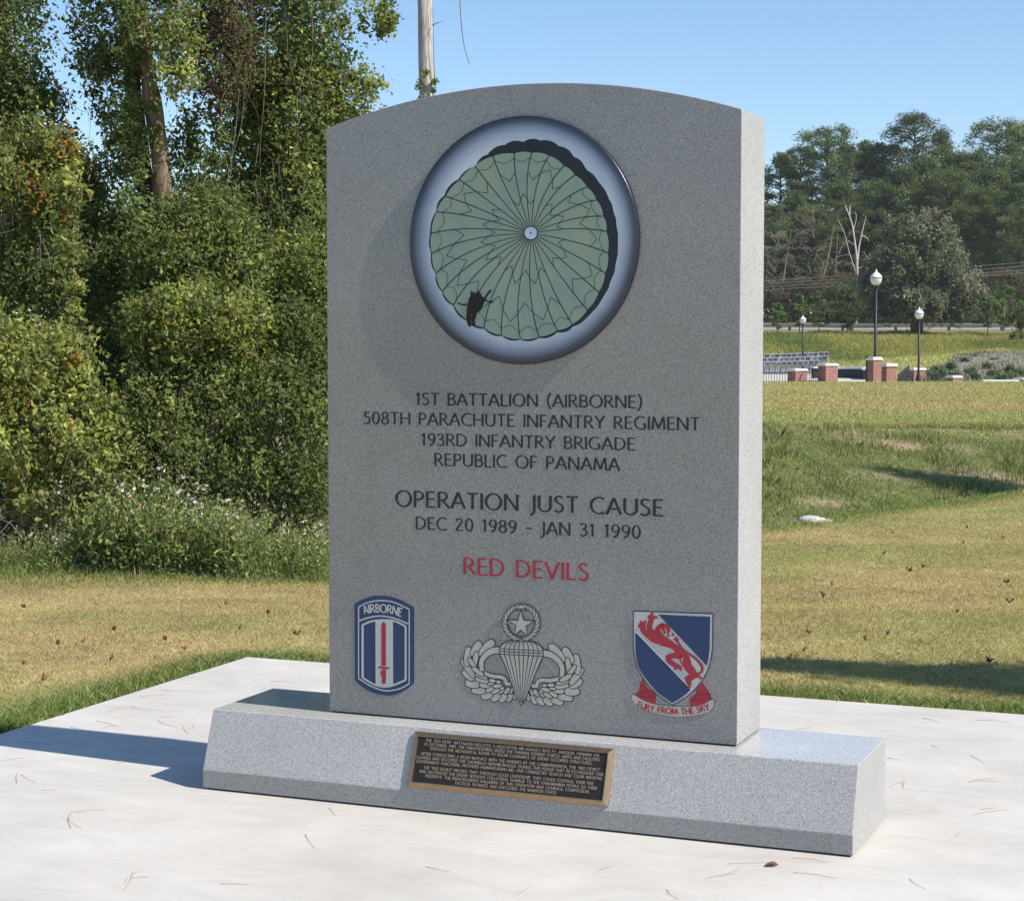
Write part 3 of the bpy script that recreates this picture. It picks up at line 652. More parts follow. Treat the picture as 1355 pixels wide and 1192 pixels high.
# --- bronze plaque on the sloped front of the base
TL, TR, BR, BL = (SLOPE.px(*q) for q in ((549, 966.5), (815, 992), (803.5, 1067), (541.5, 1041.5)))
x0, x1, y0, y1 = (TL[0] + BL[0]) / 2, (TR[0] + BR[0]) / 2, (BL[1] + BR[1]) / 2, (TL[1] + TR[1]) / 2
plq = empty("bronze_plaque", (0, 0, 0)); plq.parent = mem
tag(plq, "bronze plaque with a lighter raised border and small raised capitals")
M['bronze'] = plain("brushed_bronze_border", (.36, .25, .15), .44, .5, .9, .15, 60)
M['bronze_dark'] = plain("dark_oxidised_bronze", (.030, .024, .020), .5, .4, .3, .3, 80)
M['bronze_text'] = plain("worn_bronze_lettering", (.50, .37, .25), .4, .5, .6, .2, 80)
PH_ = .0155; fw = .020
def ring(h_list):
    V = [SLOPE.pt((x, y), h) for ins, h in h_list for x, y in ((x0 + ins, y0 + ins), (x1 - ins, y0 + ins), (x1 - ins, y1 - ins), (x0 + ins, y1 - ins))]
    F = [(4 * k + q, 4 * k + (q + 1) % 4, 4 * k + 4 + (q + 1) % 4, 4 * k + 4 + q) for k in range(len(h_list) - 1) for q in range(4)]
    return np.array(V), np.array(F)
V, F = ring([(0, -.001), (0, .009), (.0015, .0105), (.0145, PH_ + .002), (.0175, PH_ + .002), (.0185, .012)])
npmesh("border", V, F, M['bronze'], plq)
V, F = ring([(.018, .011), (.0181, .013)]); V = np.array([SLOPE.pt(q, .0135) for q in ((x0 + .017, y0 + .017), (x1 - .017, y0 + .017), (x1 - .017, y1 - .017), (x0 + .017, y1 - .017))])
npmesh("panel", V, np.array([[0, 1, 2, 3]]), M['bronze_dark'], plq)
LINES = ['THE "RED DEVIL" BATTALION EXECUTED A HELICOPTER AIR ASSAULT INTO FT. AMADOR, PANAMA ON', '20 DECEMBER, 1989. THE PARATROOPERS SEIZED THE PANAMA DEFENSE FORCES UNITS AND FACILITIES',
         'THROUGH THE METHODICAL ROOM TO ROOM CLEARANCE OF ENEMY OCCUPIED STRUCTURES.', None,
         'AFTER CONDUCTING A RELIEF-IN-PLACE WITH THE MARINES AT THE COMMANDANCIA, THE "RED DEVILS"', 'CLEARED AND OCCUPIED THE CHORRILLO NEIGHBORHOOD. DURING THIS PERIOD THEY RE-ESTABLISHED CIVIL',
         'GOVERNMENT FUNCTIONS, PROVIDED HUMANITARIAN AID, AND CONDUCTED SEARCH AND CLEAR MISSIONS.', None,
         'THE "RED DEVILS" PROVED THAT THROUGH GOOD LEADERSHIP, THEY COULD CONTROL THEIR FIRE', 'AND NEUTRALIZE THE ENEMY WITHOUT COLLATERAL DAMAGE TO THE PANAMANIAN PEOPLE OR THEIR',
         'PROPERTY. THE PARATROOPERS HALLMARK OF THIS OPERATION WAS COURAGE, COMPASSION,', 'TACTICAL PATIENCE AND EXECUTING THE WARRIOR ETHOS.']
u0, u1, v0, v1 = x0 + .020, x1 - .020, y0 + .021, y1 - .020
rows = sum(1 if l else .38 for l in LINES); ph = (v1 - v0) / rows; capP = ph * .70
maxL = max(letters(l, .16)[1] for l in LINES if l); kx = (u1 - u0 - .004) / maxL; yy = v1; quads = []
for l in LINES:
    if not l: yy -= ph * .38; continue
    yy -= ph; st, L = letters(l, .16); xs0 = (u0 + u1) / 2 - L * kx / 2
    for P in ink(st, .17, .85): quads.append([np.array([xs0 + v[0] * kx, yy + ph * .16 + v[1] * capP]) for v in P])
flat("plaque_lettering", quads, M['bronze_text'], plq, SLOPE, .0150)

# ------------------------------------------------------------------ foliage builders
def unit(V): return V / (np.linalg.norm(V, axis=1)[:, None] + 1e-9)
def leaf_cards(C, size, aspect=.55, up=.5, droop=0.0, fold=.18):
    n = len(C); size = np.broadcast_to(size, (n,))
    N = unit(rng.normal(size=(n, 3)) * .8 + np.array([.45, -.40, up])); A = unit(np.cross(N, rng.normal(size=(n, 3)))); A = unit(A + np.array([0, 0, -droop])); B = np.cross(A, N); B = unit(B)
    l = size[:, None]; w = l * aspect
    N2 = np.cross(A, B)
    p0 = C - A * l * .5; p2 = C + A * l * .5; p1 = C + B * w * .5 + N2 * l * fold - A * l * .06; p3 = C - B * w * .5 + N2 * l * fold - A * l * .06
    V = np.stack([p0, p1, p2, p3], 1).reshape(-1, 3); F = np.arange(4 * n).reshape(n, 4)
    return V, F
def palette(n, cols, weights=None, var=.22, per=1):
    cols = np.array(cols)
    if weights is not None:
        weights = np.array((list(weights) + [.08] * len(cols))[:len(cols)]); weights = weights / weights.sum()
    k = rng.choice(len(cols), n, p=weights)
    gain = 1.0
    if per > 1:
        m = n // per + 1; kc = np.repeat(rng.choice(len(cols), m, p=weights), per)[:n]; k = np.where(rng.random(n) < .72, kc, k)
        gain = np.repeat((1 + .22 * rng.normal(size=(m, 1))).clip(.5, 1.6), per, 0)[:n]
    c = cols[k] * gain * (1 + var * rng.normal(size=(n, 1))).clip(.45, 1.8) * (1 + .08 * rng.normal(size=(n, 3)))
    return c.clip(.004, .9)
def blob(center, radii, n_clump, per, clump_r, shell=.68, flat_=1.0):
    """points of leaf clumps through an ellipsoid, more of them towards its outside"""
    d = unit(rng.normal(size=(n_clump, 3))); r = (shell + (1 - shell) * rng.random((n_clump, 1))) ** .8
    cc = np.array(center) + d * r * np.array(radii)
    sz = clump_r * (.6 + .8 * rng.random((n_clump, 1)))
    pts = np.repeat(cc, per, 0) + rng.normal(size=(n_clump * per, 3)) * np.repeat(sz, per, 0) * np.array([.55, .55, .55 * flat_])
    return pts
def wander(p, d, L, n=10, j=.25, grav=0):
    P = [np.array(p, float)]; d = np.array(d, float); d /= np.linalg.norm(d)
    for k in range(n):
        d = d + rng.normal(size=3) * j + np.array([0, 0, -grav]); d /= np.linalg.norm(d); P.append(P[-1] + d * L / n)
    return np.array(P)
def bulge_z(P, r, d): return P
G1 = [(.125, .165, .055), (.170, .210, .072), (.220, .255, .090)]            # dark and mid leaf greens
GY = [(.255, .300, .085), (.315, .345, .105), (.380, .375, .130)]            # yellow-greens
GO = [(.36, .22, .045), (.40, .16, .05), (.32, .26, .05)]                    # turning leaves
GR = [(.08, .042, .038), (.11, .06, .05), (.15, .085, .06)]               # dead dark leaves
def at_s(u, v, d): return at(u, v, d)
def E(u, v, ru, rv, d, rd=None):
    """ellipsoid from its size in the picture at depth d"""
    s_ = d / FPX; return at(u, v, d), (ru * s_, (rd if rd else ru * s_ * .9), rv * s_)
def leafy(name, parent, blobs, size=.05, mat='leaf', aspect=.58, up=.5):
    Cs, cols, szs = [], [], []
    for (u, v, ru, rv, d, ncl, per, cr, pal, w) in blobs:
        c, r_ = E(u, v, ru, rv, d); per = int(per * 1.3); P = blob(c, r_, ncl, per, cr)
        kp = P[:, 2] > terrain(P[:, 0], P[:, 1]) + .04; cols.append(palette(len(P), pal, w, .22, per)[kp]); P = P[kp]
        Cs.append(P); szs.append(size * np.exp(.38 * rng.normal(size=len(P))).clip(.4, 1.8) * .80)
    C = np.concatenate(Cs); V, F = leaf_cards(C, np.concatenate(szs), aspect, up)
    return npmesh(name, V, F, M[mat], parent, colors=np.concatenate(cols))
def ground_at(u, d):
    p = at(u, 600, d); return np.array([p[0], p[1], float(terrain(p[0], p[1]))])
def twigs(name, parent, starts, mat, r=.006, n=9):
    parts = [tube(P, np.linspace(rr, rr * .35, len(P)), 5) for P, rr in starts]
    V, F = cat(parts); return npmesh(name, V, F, M[mat], parent, smooth=True)
def rooted(name, u, d): return empty(name, tuple(ground_at(u, d)))
def reparent(root):
    """children were built in world space: keep them there under the root's own place"""
    for o in [c for c in COL.objects if c.parent == root]:
        o.data.transform(Matrix.Translation(-root.location))
    return root

# ------------------------------------------------------------------ woods on the left
D1 = [.4, .38, .22]
# 1 vine covered tree at the left edge
r0 = rooted("vine_covered_tree", 8, 17.2); tag(r0, "dark vine covered tree at the left edge of the woods with turning orange leaves", "tree")
P = [ground_at(8, 17.2) - np.array([0, 0, .1])] + [at(u, v, 17.2) for u, v in ((10, 600), (2, 450), (14, 300), (6, 150), (-4, 0), (-8, -160))]
V, F = tube(smooth(P, 4), np.linspace(.11, .05, 25), 9); npmesh("trunk", V, F, M['bark_dark'], r0, smooth=True)
mixo = G1 + GY[:2] + GO
leafy("crown", r0, [(10, 70, 48, 120, 17, 70, 60, .16, G1, D1), (-40, 40, 90, 160, 17.6, 110, 60, .2, G1, D1), (45, 175, 48, 60, 17, 44, 60, .14, G1, D1), (80, 245, 48, 50, 17, 44, 60, .14, G1, D1),
    (40, 225, 60, 55, 16.4, 60, 60, .14, mixo, [.2, .2, .2, .15, .1, .08, .07]), (-40, 320, 90, 120, 17, 70, 60, .2, G1, D1), (60, 340, 70, 70, 16.8, 60, 55, .15, G1 + GY[:1], [.35, .3, .2, .15]), (20, -120, 90, 90, 17.4, 60, 50, .2, G1, D1)], .055)
tw = []
for k in range(22):
    u, v = random.uniform(-10, 110), random.uniform(230, 330); tw.append((wander(at(u, v, 16.3), (random.uniform(-.4, .4), .0, -1), random.uniform(.3, .9), 9, .3, .1), .003))
twigs("dead_vines", r0, tw, 'twig'); reparent(r0)
# 2 bright vine mound at the foot of it, over bare twigs
r0 = rooted("vine_mound", 40, 15.6); tag(r0, "bright yellow green vine mound at lower left above bare grey twigs", "shrub")
mixy = GY + G1[1:] + GO[:1]; wy = [.27, .25, .18, .14, .12, .04]
leafy("crown", r0, [(45, 480, 85, 55, 15.7, 80, 60, .13, mixy, wy), (60, 570, 95, 75, 15.5, 95, 60, .14, mixy, wy), (-70, 540, 80, 110, 15.7, 70, 60, .15, mixy, wy), (120, 600, 50, 75, 15.4, 44, 60, .12, mixy, wy), (-20, 430, 50, 40, 16, 30, 60, .12, mixy, wy), (70, 660, 60, 60, 15.3, 26, 40, .10, mixy, wy), (95, 330, 14, 110, 15.9, 26, 40, .08, mixy, wy)], .058)
tw = []
for k in range(60):
    g0 = ground_at(random.uniform(-60, 140), random.uniform(14.9, 15.8)); tw.append((wander(g0, (random.uniform(-.7, .7), random.uniform(-.3, .1), 1.1), random.uniform(.5, 1.3), 9, .28, .03), random.uniform(.003, .006)))
for k in range(22):
    tw.append((wander(at(random.uniform(-10, 130), random.uniform(590, 680), 15.1), (random.uniform(-1, 1), -.2, random.uniform(-1, .3)), random.uniform(.2, .5), 9, .3, .08), .003))
twigs("stems", r0, tw, 'twig'); reparent(r0)
# 3 twin trunk pine wrapped in vines
r0 = rooted("twin_trunk_pine", 225, 16.75); tag(r0, "leaning twin trunk pine with vines round its bark, rising above the shrubs", "tree")
for pts, rr, m in ((((236, 560), (228, 400), (219, 300), (211, 200), (197, 110), (188, 40), (182, -60), (176, -200)), (.092, .068), 'bark_pine'), (((214, 560), (201, 400), (196, 290), (187, 190), (175, 100), (168, 30), (162, -60), (150, -200)), (.070, .055), 'bark_dark')):
    P = [ground_at(pts[0][0] + 2, 16.75) - np.array([0, 0, .1])] + [at(u, v, 16.75 if m == 'bark_pine' else 16.87) for u, v in pts]
    Q = smooth(P, 4); V, F = tube(Q, np.linspace(rr[0], rr[1], len(Q)), 11); V += rng.normal(size=V.shape) * .006
    npmesh("trunk", V, F, M[m], r0, smooth=True)
finel = G1 + [(.07, .10, .03)]
leafy("crown", r0, [(135, 45, 42, 60, 16.85, 50, 46, .15, finel, [.3, .3, .2, .2]), (150, 120, 28, 50, 16.95, 18, 40, .12, finel, [.3, .3, .2, .2]), (168, -40, 70, 60, 16.85, 60, 46, .2, finel, [.3, .3, .2, .2]), (236, 50, 32, 44, 16.35, 30, 46, .11, GY + G1, [.2, .2, .1, .2, .2, .1]), (232, 100, 26, 22, 16.25, 16, 40, .09, GY + G1[1:], [.25, .2, .15, .2, .2]),
    (292, 60, 34, 80, 16.65, 62, 46, .15, GR + G1, [.28, .26, .16, .14, .1, .06]), (165, 30, 12, 60, 16.45, 16, 44, .10, G1, D1), (260, 20, 44, 60, 16.85, 44, 50, .14, G1 + GY[:1], [.3, .3, .2, .2]), (204, 165, 9, 70, 16.6, 12, 16, .05, G1 + GY[:1], [.3, .3, .2, .2]), (192, 40, 8, 40, 16.6, 8, 16, .05, G1, D1), (172, 110, 7, 90, 16.6, 18, 36, .06, G1, D1), (186, 215, 8, 50, 16.6, 14, 36, .06, G1 + GY[:1], [.3, .3, .2, .2]), (172, 190, 10, 60, 16.45, 24, 44, .09, G1, D1), (245, 200, 20, 60, 16.95, 22, 40, .10, G1 + GY[:1], [.3, .3, .2, .2]), (158, 190, 20, 50, 16.65, 12, 30, .08, finel, [.3, .3, .2, .2]), (150, 240, 40, 30, 16.85, 18, 34, .1, finel, [.3, .3, .2, .2]), (270, 185, 28, 40, 16.85, 16, 36, .1, finel, [.3, .3, .2, .2])], .05)
tw = [(np.array([at(u, v, 16.55) for u, v in smooth(P, 5)]), .004) for P in ([(75, 48), (95, 72), (115, 80), (130, 78)], [(60, 100), (85, 128), (108, 147), (130, 149)], [(140, 100), (146, 160), (150, 200), (152, 235)], [(95, 142), (92, 128), (97, 118)], [(110, 230), (150, 212), (170, 195), (182, 190)], [(150, 180), (158, 160), (176, 150), (186, 122)])]
for k in range(9): tw.append((wander(at(random.uniform(120, 175), random.uniform(30, 180), 16.65), (random.uniform(-.4, .4), -.1, -1), random.uniform(.4, 1.0), 8, .25, .05), .0025))
for k in range(8): tw.append((wander(at(random.uniform(250, 325), random.uniform(-10, 110), 16.55), (random.uniform(-.3, .3), -.1, -1), random.uniform(.5, 1.0), 8, .2, .05), .003))
twigs("hanging_vines", r0, tw, 'twig'); reparent(r0)
# 4 vine draped tree beside the slab
r0 = rooted("vine_draped_tree", 372, 17.6); tag(r0, "tall tree draped in light green vines just left of the slab", "tree")
P = [ground_at(372, 17.6) - np.array([0, 0, .1])] + [at(u, v, 17.6) for u, v in ((368, 600), (352, 470), (350, 360), (362, 250), (372, 120), (380, 0), (386, -150))]
Q = smooth(P, 4); V, F = tube(Q, np.linspace(.09, .05, len(Q)), 9); npmesh("trunk", V, F, M['bark_grey'], r0, smooth=True)
mg = G1 + GY; wg = [.24, .24, .17, .16, .12, .07]
leafy("crown", r0, [(360, 60, 58, 90, 17.7, 100, 55, .15, mg, wg), (400, 160, 44, 90, 17.5, 84, 55, .14, mg, wg), (425, 40, 45, 70, 17.6, 50, 50, .15, mg, wg), (345, 210, 40, 90, 17.7, 62, 50, .14, mg, wg), (390, 290, 60, 80, 17.3, 84, 55, .14, mg, wg), (440, 240, 40, 110, 17.7, 60, 50, .15, mg, wg), (462, 130, 30, 36, 17.6, 22, 36, .11, mg, wg), (500, 30, 22, 26, 17.6, 14, 32, .08, mg, wg), (505, 2, 22, 12, 17.6, 7, 24, .07, mg, wg), (325, 130, 34, 70, 17.8, 40, 50, .14, G1, D1), (380, -90, 80, 70, 17.5, 70, 50, .2, mg, wg), (480, 115, 26, 22, 17.6, 11, 26, .08, mg, wg), (310, 280, 50, 60, 17.6, 40, 50, .14, mg, wg)], .055)
tw = [(np.array([at(u, v, 17.2) for u, v in smooth(P, 5)]), .0045) for P in ([(410, -20), (414, 60), (408, 120), (418, 170)], [(352, -10), (350, 120), (344, 210), (352, 330)], [(342, 190), (338, 220), (330, 260)], [(440, 60), (470, 30), (500, 18), (520, 20)], [(430, 150), (470, 130), (500, 128)], [(440, 20), (470, -10), (500, -4)])]
for k in range(14): tw.append((wander(at(random.uniform(310, 450), random.uniform(-10, 260), 17.0), (random.uniform(-.25, .25), -.08, -1), random.uniform(.5, 1.5), 9, .15, .05), .003))
twigs("hanging_vines", r0, tw, 'twig'); reparent(r0)
# 5 shrubs and small trees between
def shrub(name, label, catg, u, d, blobs, size=.05, nst=14, lean=.35, group=None, hgt=1.6, mat='twig'):
    r_ = rooted(name, u, d); tag(r_, label, catg, group); leafy("crown", r_, blobs, size)
    g0 = ground_at(u, d); tw = [(wander(g0 + np.array([random.uniform(-.25, .25), random.uniform(-.15, .15), -.05]), (random.uniform(-lean, lean), random.uniform(-.2, .2), 1), hgt * random.uniform(.6, 1.1), 10, .14), random.uniform(.007, .018)) for k in range(nst)]
    twigs("stems", r_, tw, mat); return reparent(r_)
wd = D1
shrub("evergreen_shrub", "dark evergreen shrub in shade left of the twin trunk pine", "shrub", 160, 16.9, [(150, 420, 60, 120, 17, 110, 60, .16, G1, [.5, .35, .15]), (140, 330, 60, 50, 17.2, 60, 55, .15, G1, [.5, .35, .15]), (120, 500, 50, 60, 16.6, 40, 55, .15, G1, [.5, .35, .15])], .05, 14, .3, hgt=2.4)
shrub("evergreen_shrub", "broad evergreen shrub in front of the twin trunk pine's base", "shrub", 280, 16.4, [(272, 300, 70, 48, 16.5, 90, 55, .14, G1 + GY[:1], [.32, .34, .22, .12]), (225, 335, 55, 66, 16.25, 74, 55, .14, G1 + GY[:1], [.32, .34, .22, .12]), (310, 370, 60, 70, 16.5, 84, 55, .14, G1 + GY[:1], [.32, .34, .22, .12])], .048, 12, .3, hgt=2.4, mat='bark_dark')
shrub("vine_mound", "flat topped yellow green vine mound in the middle of the woods", "shrub", 265, 16.0, [(260, 425, 92, 48, 16, 120, 60, .12, GY + G1[1:] + GO[2:], [.28, .26, .16, .14, .1, .06]), (200, 440, 40, 40, 16, 30, 55, .12, GY + G1[1:], [.3, .25, .15, .15, .15]), (320, 470, 50, 50, 16.1, 36, 55, .12, GY + G1[1:], [.25, .2, .1, .2, .25])], .056, 12, .3, hgt=1.9)
shrub("privet_shrub", "mid green privet shrub filling the middle of the woods below the vine mound", "shrub", 250, 15.6, [(235, 540, 90, 80, 15.9, 130, 60, .13, G1 + GY[:2], [.26, .28, .2, .16, .1]), (180, 560, 60, 80, 15.8, 70, 55, .13, G1 + GY[:2], [.3, .3, .2, .12, .08]), (220, 620, 60, 60, 15.5, 40, 50, .12, G1 + GY[:1], [.35, .3, .2, .15]), (160, 640, 40, 60, 15.4, 30, 50, .12, GY + G1, [.2, .2, .1, .2, .2, .1])], .046, 22, .35, mat='bark_dark')
shrub("privet_shrub", "glossy privet shrub against the slab's left edge", "shrub", 380, 15.9, [(380, 560, 80, 90, 15.9, 130, 60, .13, G1 + GY[:1], [.34, .32, .2, .14]), (400, 470, 60, 70, 16.2, 84, 55, .13, G1 + GY[:1], [.34, .3, .22, .14]), (440, 520, 50, 120, 16.2, 76, 55, .14, G1, D1), (330, 630, 50, 60, 15.6, 36, 50, .12, G1 + GY[:1], [.34, .3, .22, .14]), (395, 640, 60, 50, 15.6, 44, 50, .12, G1, [.5, .3, .2])], .046, 24, .35, mat='bark_dark')
shrub("privet_shrub", "tall leafy privet shrub with grey stems below the vine draped tree", "shrub", 410, 16.6, [(410, 380, 60, 70, 16.7, 96, 55, .13, G1 + GY[:2], [.25, .28, .2, .15, .12]), (450, 400, 40, 90, 16.8, 60, 55, .13, G1, D1), (340, 400, 36, 50, 17, 36, 50, .12, G1 + GY[:1], [.34, .3, .22, .14])], .048, 16, .35, hgt=2.2, mat='bark_dark')
for lab, u, d, bl in (("dark background tree deep in the woods between the left tree and the pine", 110, 22, [(90, 330, 110, 70, 22, 110, 60, .28, G1, [.6, .3, .1]), (60, 480, 150, 130, 22, 150, 60, .35, G1, [.6, .3, .1]), (60, 680, 170, 120, 21, 120, 60, .35, G1, [.6, .3, .1])]),
        ("dark background tree deep in the woods behind the slab's left edge", 360, 23, [(330, 320, 130, 80, 23, 140, 60, .3, G1, [.6, .3, .1]), (380, 480, 150, 140, 22.5, 150, 60, .35, G1, [.6, .3, .1]), (330, 680, 190, 110, 21, 120, 60, .35, G1, [.6, .3, .1]), (390, 170, 70, 110, 23, 80, 60, .3, G1, [.6, .3, .1])]),
        ("dark background tree at the centre of the woods behind the pine", 220, 24, [(210, 320, 90, 60, 24, 90, 60, .3, G1, [.6, .3, .1]), (220, 480, 140, 120, 24, 130, 60, .35, G1, [.6, .3, .1])])):
    r0 = rooted("background_tree", u, d); tag(r0, lab, "tree", "shaded trees inside the woods")
    V, F = tube([ground_at(u, d), at(u, 560, d), at(u + 6, 380, d), at(u + 2, bl[0][1], d)], [.12, .11, .08, .05], 8); npmesh("trunk", V, F, M['bark_dark'], r0, smooth=True)
    leafy("crown", r0, bl, .085); reparent(r0)
# bare tall pine behind the slab with its hanging vine
r0 = rooted("bare_pine", 566, 32); tag(r0, "tall bare pine trunk rising behind the slab's arched top", "tree")
P = [ground_at(574, 32) - np.array([0, 0, .2])] + [at(u, v, 32) for u, v in ((572, 500), (566, 200), (564, 100), (562, 0), (560, -160), (559, -420), (558, -640))]
Q = smooth(P, 6); V, F = tube(Q, np.linspace(.145, .10, len(Q)), 14); V += rng.normal(size=V.shape) * .004; npmesh("trunk", V, F, M['bark_pale'], r0, smooth=True)
tw = [(np.array([at(u, v, 31.8) for u, v in smooth(P, 6)]), .016) for P in ([(560, -500), (590, -470), (606, -300), (606, -120), (608, -20), (610, 25), (614, 60), (622, 87)],)]
tw += [(np.array([at(572, 34, 31.9), at(578, 31, 31.8), at(585, 29, 31.7)]), .010), (np.array([at(574, 130, 31.85), at(570, 105, 31.82), at(562, 88, 31.82)]), .012), (np.array([at(576, 118, 31.9), at(574, 80, 31.86), at(573, 10, 31.86)]), .010)]
twigs("hanging_vine", r0, tw, 'twig')
leafy("crown", r0, [(560, -560, 160, 110, 32, 60, 50, .45, G1, D1)], .16, 'needle', .22)
o = leafy("trunk_ivy", r0, [(556, 120, 3, 14, 31.84, 5, 12, .04, G1, D1), (576, 116, 3, 14, 31.84, 5, 12, .04, G1 + GY[:1], [.3, .3, .2, .2]), (564, 98, 6, 8, 31.8, 3, 9, .04, G1 + GY[:1], [.3, .3, .2, .2])], .07); reparent(r0)
# weeds along the foot of the woods
M['green_stem'] = plain("green_weed_stem", (.14, .17, .06), .7, .2, 0, .2, 20)
M['fluff'] = plain("pale_seed_fluff", (.50, .42, .36), .9, .1, 0, .2, 40)
def weed(h, flower, seed):
    st = []; Ls = []; fl = []
    for k in range(random.randint(4, 7)):
        P = wander((random.uniform(-.05, .05), random.uniform(-.05, .05), -.02), (random.uniform(-.3, .3), random.uniform(-.3, .3), 1), h * random.uniform(.7, 1.05), 8, .08); st.append((P, .004))
        for q in range(int(70 * h + 18)):
            s_ = random.uniform(.1, .97) * (len(P) - 1); a = int(s_); Ls.append(P[a] + (P[a + 1] - P[a]) * (s_ - a) + rng.normal(size=3) * .04)
        if flower:
            for q in range(3): fl.append(P[-1] + rng.normal(size=3) * np.array([.035, .035, .05]))
    return st, np.array(Ls), np.array(fl)
protos = []
wp = [(.22, .285, .085), (.27, .32, .10), (.33, .345, .13), (.15, .21, .06)]
for k in range(7):
    flower = k in (0, 4); h = (.75, .6, .5, .65, .4, .35, .3)[k]
    r_ = empty("weed", (0, 0, -50)); st, Ls, fl = weed(h, flower, k); twigs("stems", r_, st, 'green_stem')
    V, F = leaf_cards(Ls, (.026 + .026 * rng.random(len(Ls))), .28, .4, .2); npmesh("leaves", V, F, M['blade'], r_, colors=palette(len(Ls), wp))
    if flower:
        V, F = leaf_cards(np.repeat(fl, 3, 0) + rng.normal(size=(len(fl) * 3, 3)) * .008, .022, .8, .3); npmesh("flower_heads", V, F, M['fluff'], r_)
    protos.append((r_, h, flower))
used = set()
for k in range(130):
    u = random.uniform(-40, 446) if k > 50 else random.uniform(130, 340); d = 14.45 + random.uniform(0, 1.0) - .15 * (u > 300)
    topv = np.interp(u, [-40, 100, 150, 200, 330, 440], [730, 695, 632, 636, 680, 706]); hh = (752 - topv) * d / FPX + .25
    pi = random.randrange(7); r_, h, flower = protos[pi]
    o = r_ if pi not in used else copy_tree(r_); used.add(pi)
    g0 = ground_at(u, d); o.location = g0; o.rotation_euler = (0, 0, random.uniform(0, 6.28)); s_ = max(.5, min(2.1, hh / h * random.uniform(.55, 1.0))); o.scale = (s_, s_, s_)
    tag(o, "green weed with pale fluffy flower heads along the foot of the woods" if flower else "leafy green weed without flowers along the foot of the woods", "weed", "flowering weeds below the woods" if flower else "leafy weeds below the woods")
for pi, (r_, h, f) in enumerate(protos):
    if pi not in used: r_.location = ground_at(-60 - pi * 8, 14.9); tag(r_, "leafy green weed without flowers along the foot of the woods", "weed", "leafy weeds below the woods")

# ------------------------------------------------------------------ grass
def blades(X, Y, h, w, col, lean=.5, z=None):
    n = len(X); h = np.broadcast_to(h, (n,)); w = np.broadcast_to(w, (n,)); a = rng.random(n) * 2 * np.pi; b = rng.random(n) * 2 * np.pi
    z = terrain(X, Y) if z is None else z
    base = np.stack([X, Y, z - .004], 1); side = np.stack([np.cos(a), np.sin(a), 0 * a], 1) * (w / 2)[:, None]
    ln_ = (lean * rng.random(n) * h)[:, None] * np.stack([np.cos(b), np.sin(b), 0 * b], 1); up = np.stack([0 * h, 0 * h, h], 1)
    tip = base + ln_ + up; mid = base + ln_ * .35 + up * .6
    V = np.stack([base - side, base + side, mid + side * .8, tip, mid - side * .8], 1).reshape(-1, 3)
    F = np.arange(5 * n).reshape(n, 5); return V, F, col
def in_view(X, Y, m=60):
    u = PW / 2 + FPX * X / Y; return (u > -m) & (u < PW + m)
N = 620000
Y = 7.0 + (24.5 - 7.0) * rng.random(N) ** 1.25; X = (rng.random(N) * (PW + 160) - PW / 2 - 80) / FPX * Y
keep = (pad_dist(X, Y) > .01) & (Y < np.interp(X, EX, EY) + .3); X, Y = X[keep], Y[keep]
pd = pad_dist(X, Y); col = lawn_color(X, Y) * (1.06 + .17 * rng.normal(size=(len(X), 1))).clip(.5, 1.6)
dry = rng.random(len(X)) < .25; col[dry] = col[dry] * .5 + TAN2 * .65
e_ = np.interp(X, EX, EY)
hgt = .010 + .016 * rng.random(len(X)) + .04 * (1 - sst(.1, .5, pd)) * rng.random(len(X)) + .05 * sst(-.9, 0, Y - e_) * rng.random(len(X))
V, F, col = blades(X, Y, hgt, .0018 + .00022 * Y, col, 1.5)
o = npmesh("lawn_grass", V, F, M['blade'], colors=col); tag(o, "short mown autumn grass of tan and green blades beside the concrete pad", "grass", kind="stuff")
N = 120000
Y = 18 + 14 * rng.random(N); X = (rng.random(N) * 620 + 880 - PW / 2) / FPX * Y; e_ = np.interp(X, EX, EY)
dens = np.clip(vnoise(X * .6, Y * 1.2, .8, 11) * 2.2 - 1.1, 0, 1)
keep = (Y > e_ + .1) & (Y < 31) & (rng.random(N) > dens * .93); X, Y = X[keep], Y[keep]
tuft = vnoise(X, Y, .5, 21); bc = palette(len(X), [(.20, .25, .085), (.25, .30, .105), (.31, .315, .14), (.44, .36, .22)], [.34, .30, .2, .16])
hgt = (.035 + .24 * np.clip(tuft - .35, 0, 1) ** 1.2) * (.5 + rng.random(len(X))) * (1 - .7 * sst(29, 31, Y))
V, F, col = blades(X, Y, hgt, .011, bc, .9)
o = npmesh("bank_grass", V, F, M['blade'], colors=col); tag(o, "rough tufted green grass on the bank beyond the ditch", "grass", kind="stuff")
N = 90000
Y = 30 + 32 * rng.random(N) ** 1.3; X = (rng.random(N) * 520 + 950 - PW / 2) / FPX * Y
col = lawn_color(X, Y) * (1 + .3 * rng.normal(size=(N, 1))).clip(.4, 1.8)
V, F, col = blades(X, Y, .03 + .04 * rng.random(N), .02, col, 1.2)
o = npmesh("far_lawn_grass", V, F, M['blade'], colors=col); tag(o, "yellow green mown grass on the far lawn before the brick piers", "grass", kind="stuff")
N = 15000
u = rng.random(N) * 540 - 60; Y = 14.15 + 1.3 * rng.random(N); X = (u - PW / 2) / FPX * Y
V, F, col = blades(X, Y, (.03 + .15 * rng.random(N) ** 3) * (.3 + vnoise(X, Y, .35, 31)), .006, palette(N, wp + [(.2, .17, .08)]), .8)
o = npmesh("verge_grass", V, F, M['blade'], colors=col); tag(o, "unmown grass fringe where the lawn meets the woods", "grass", kind="stuff")
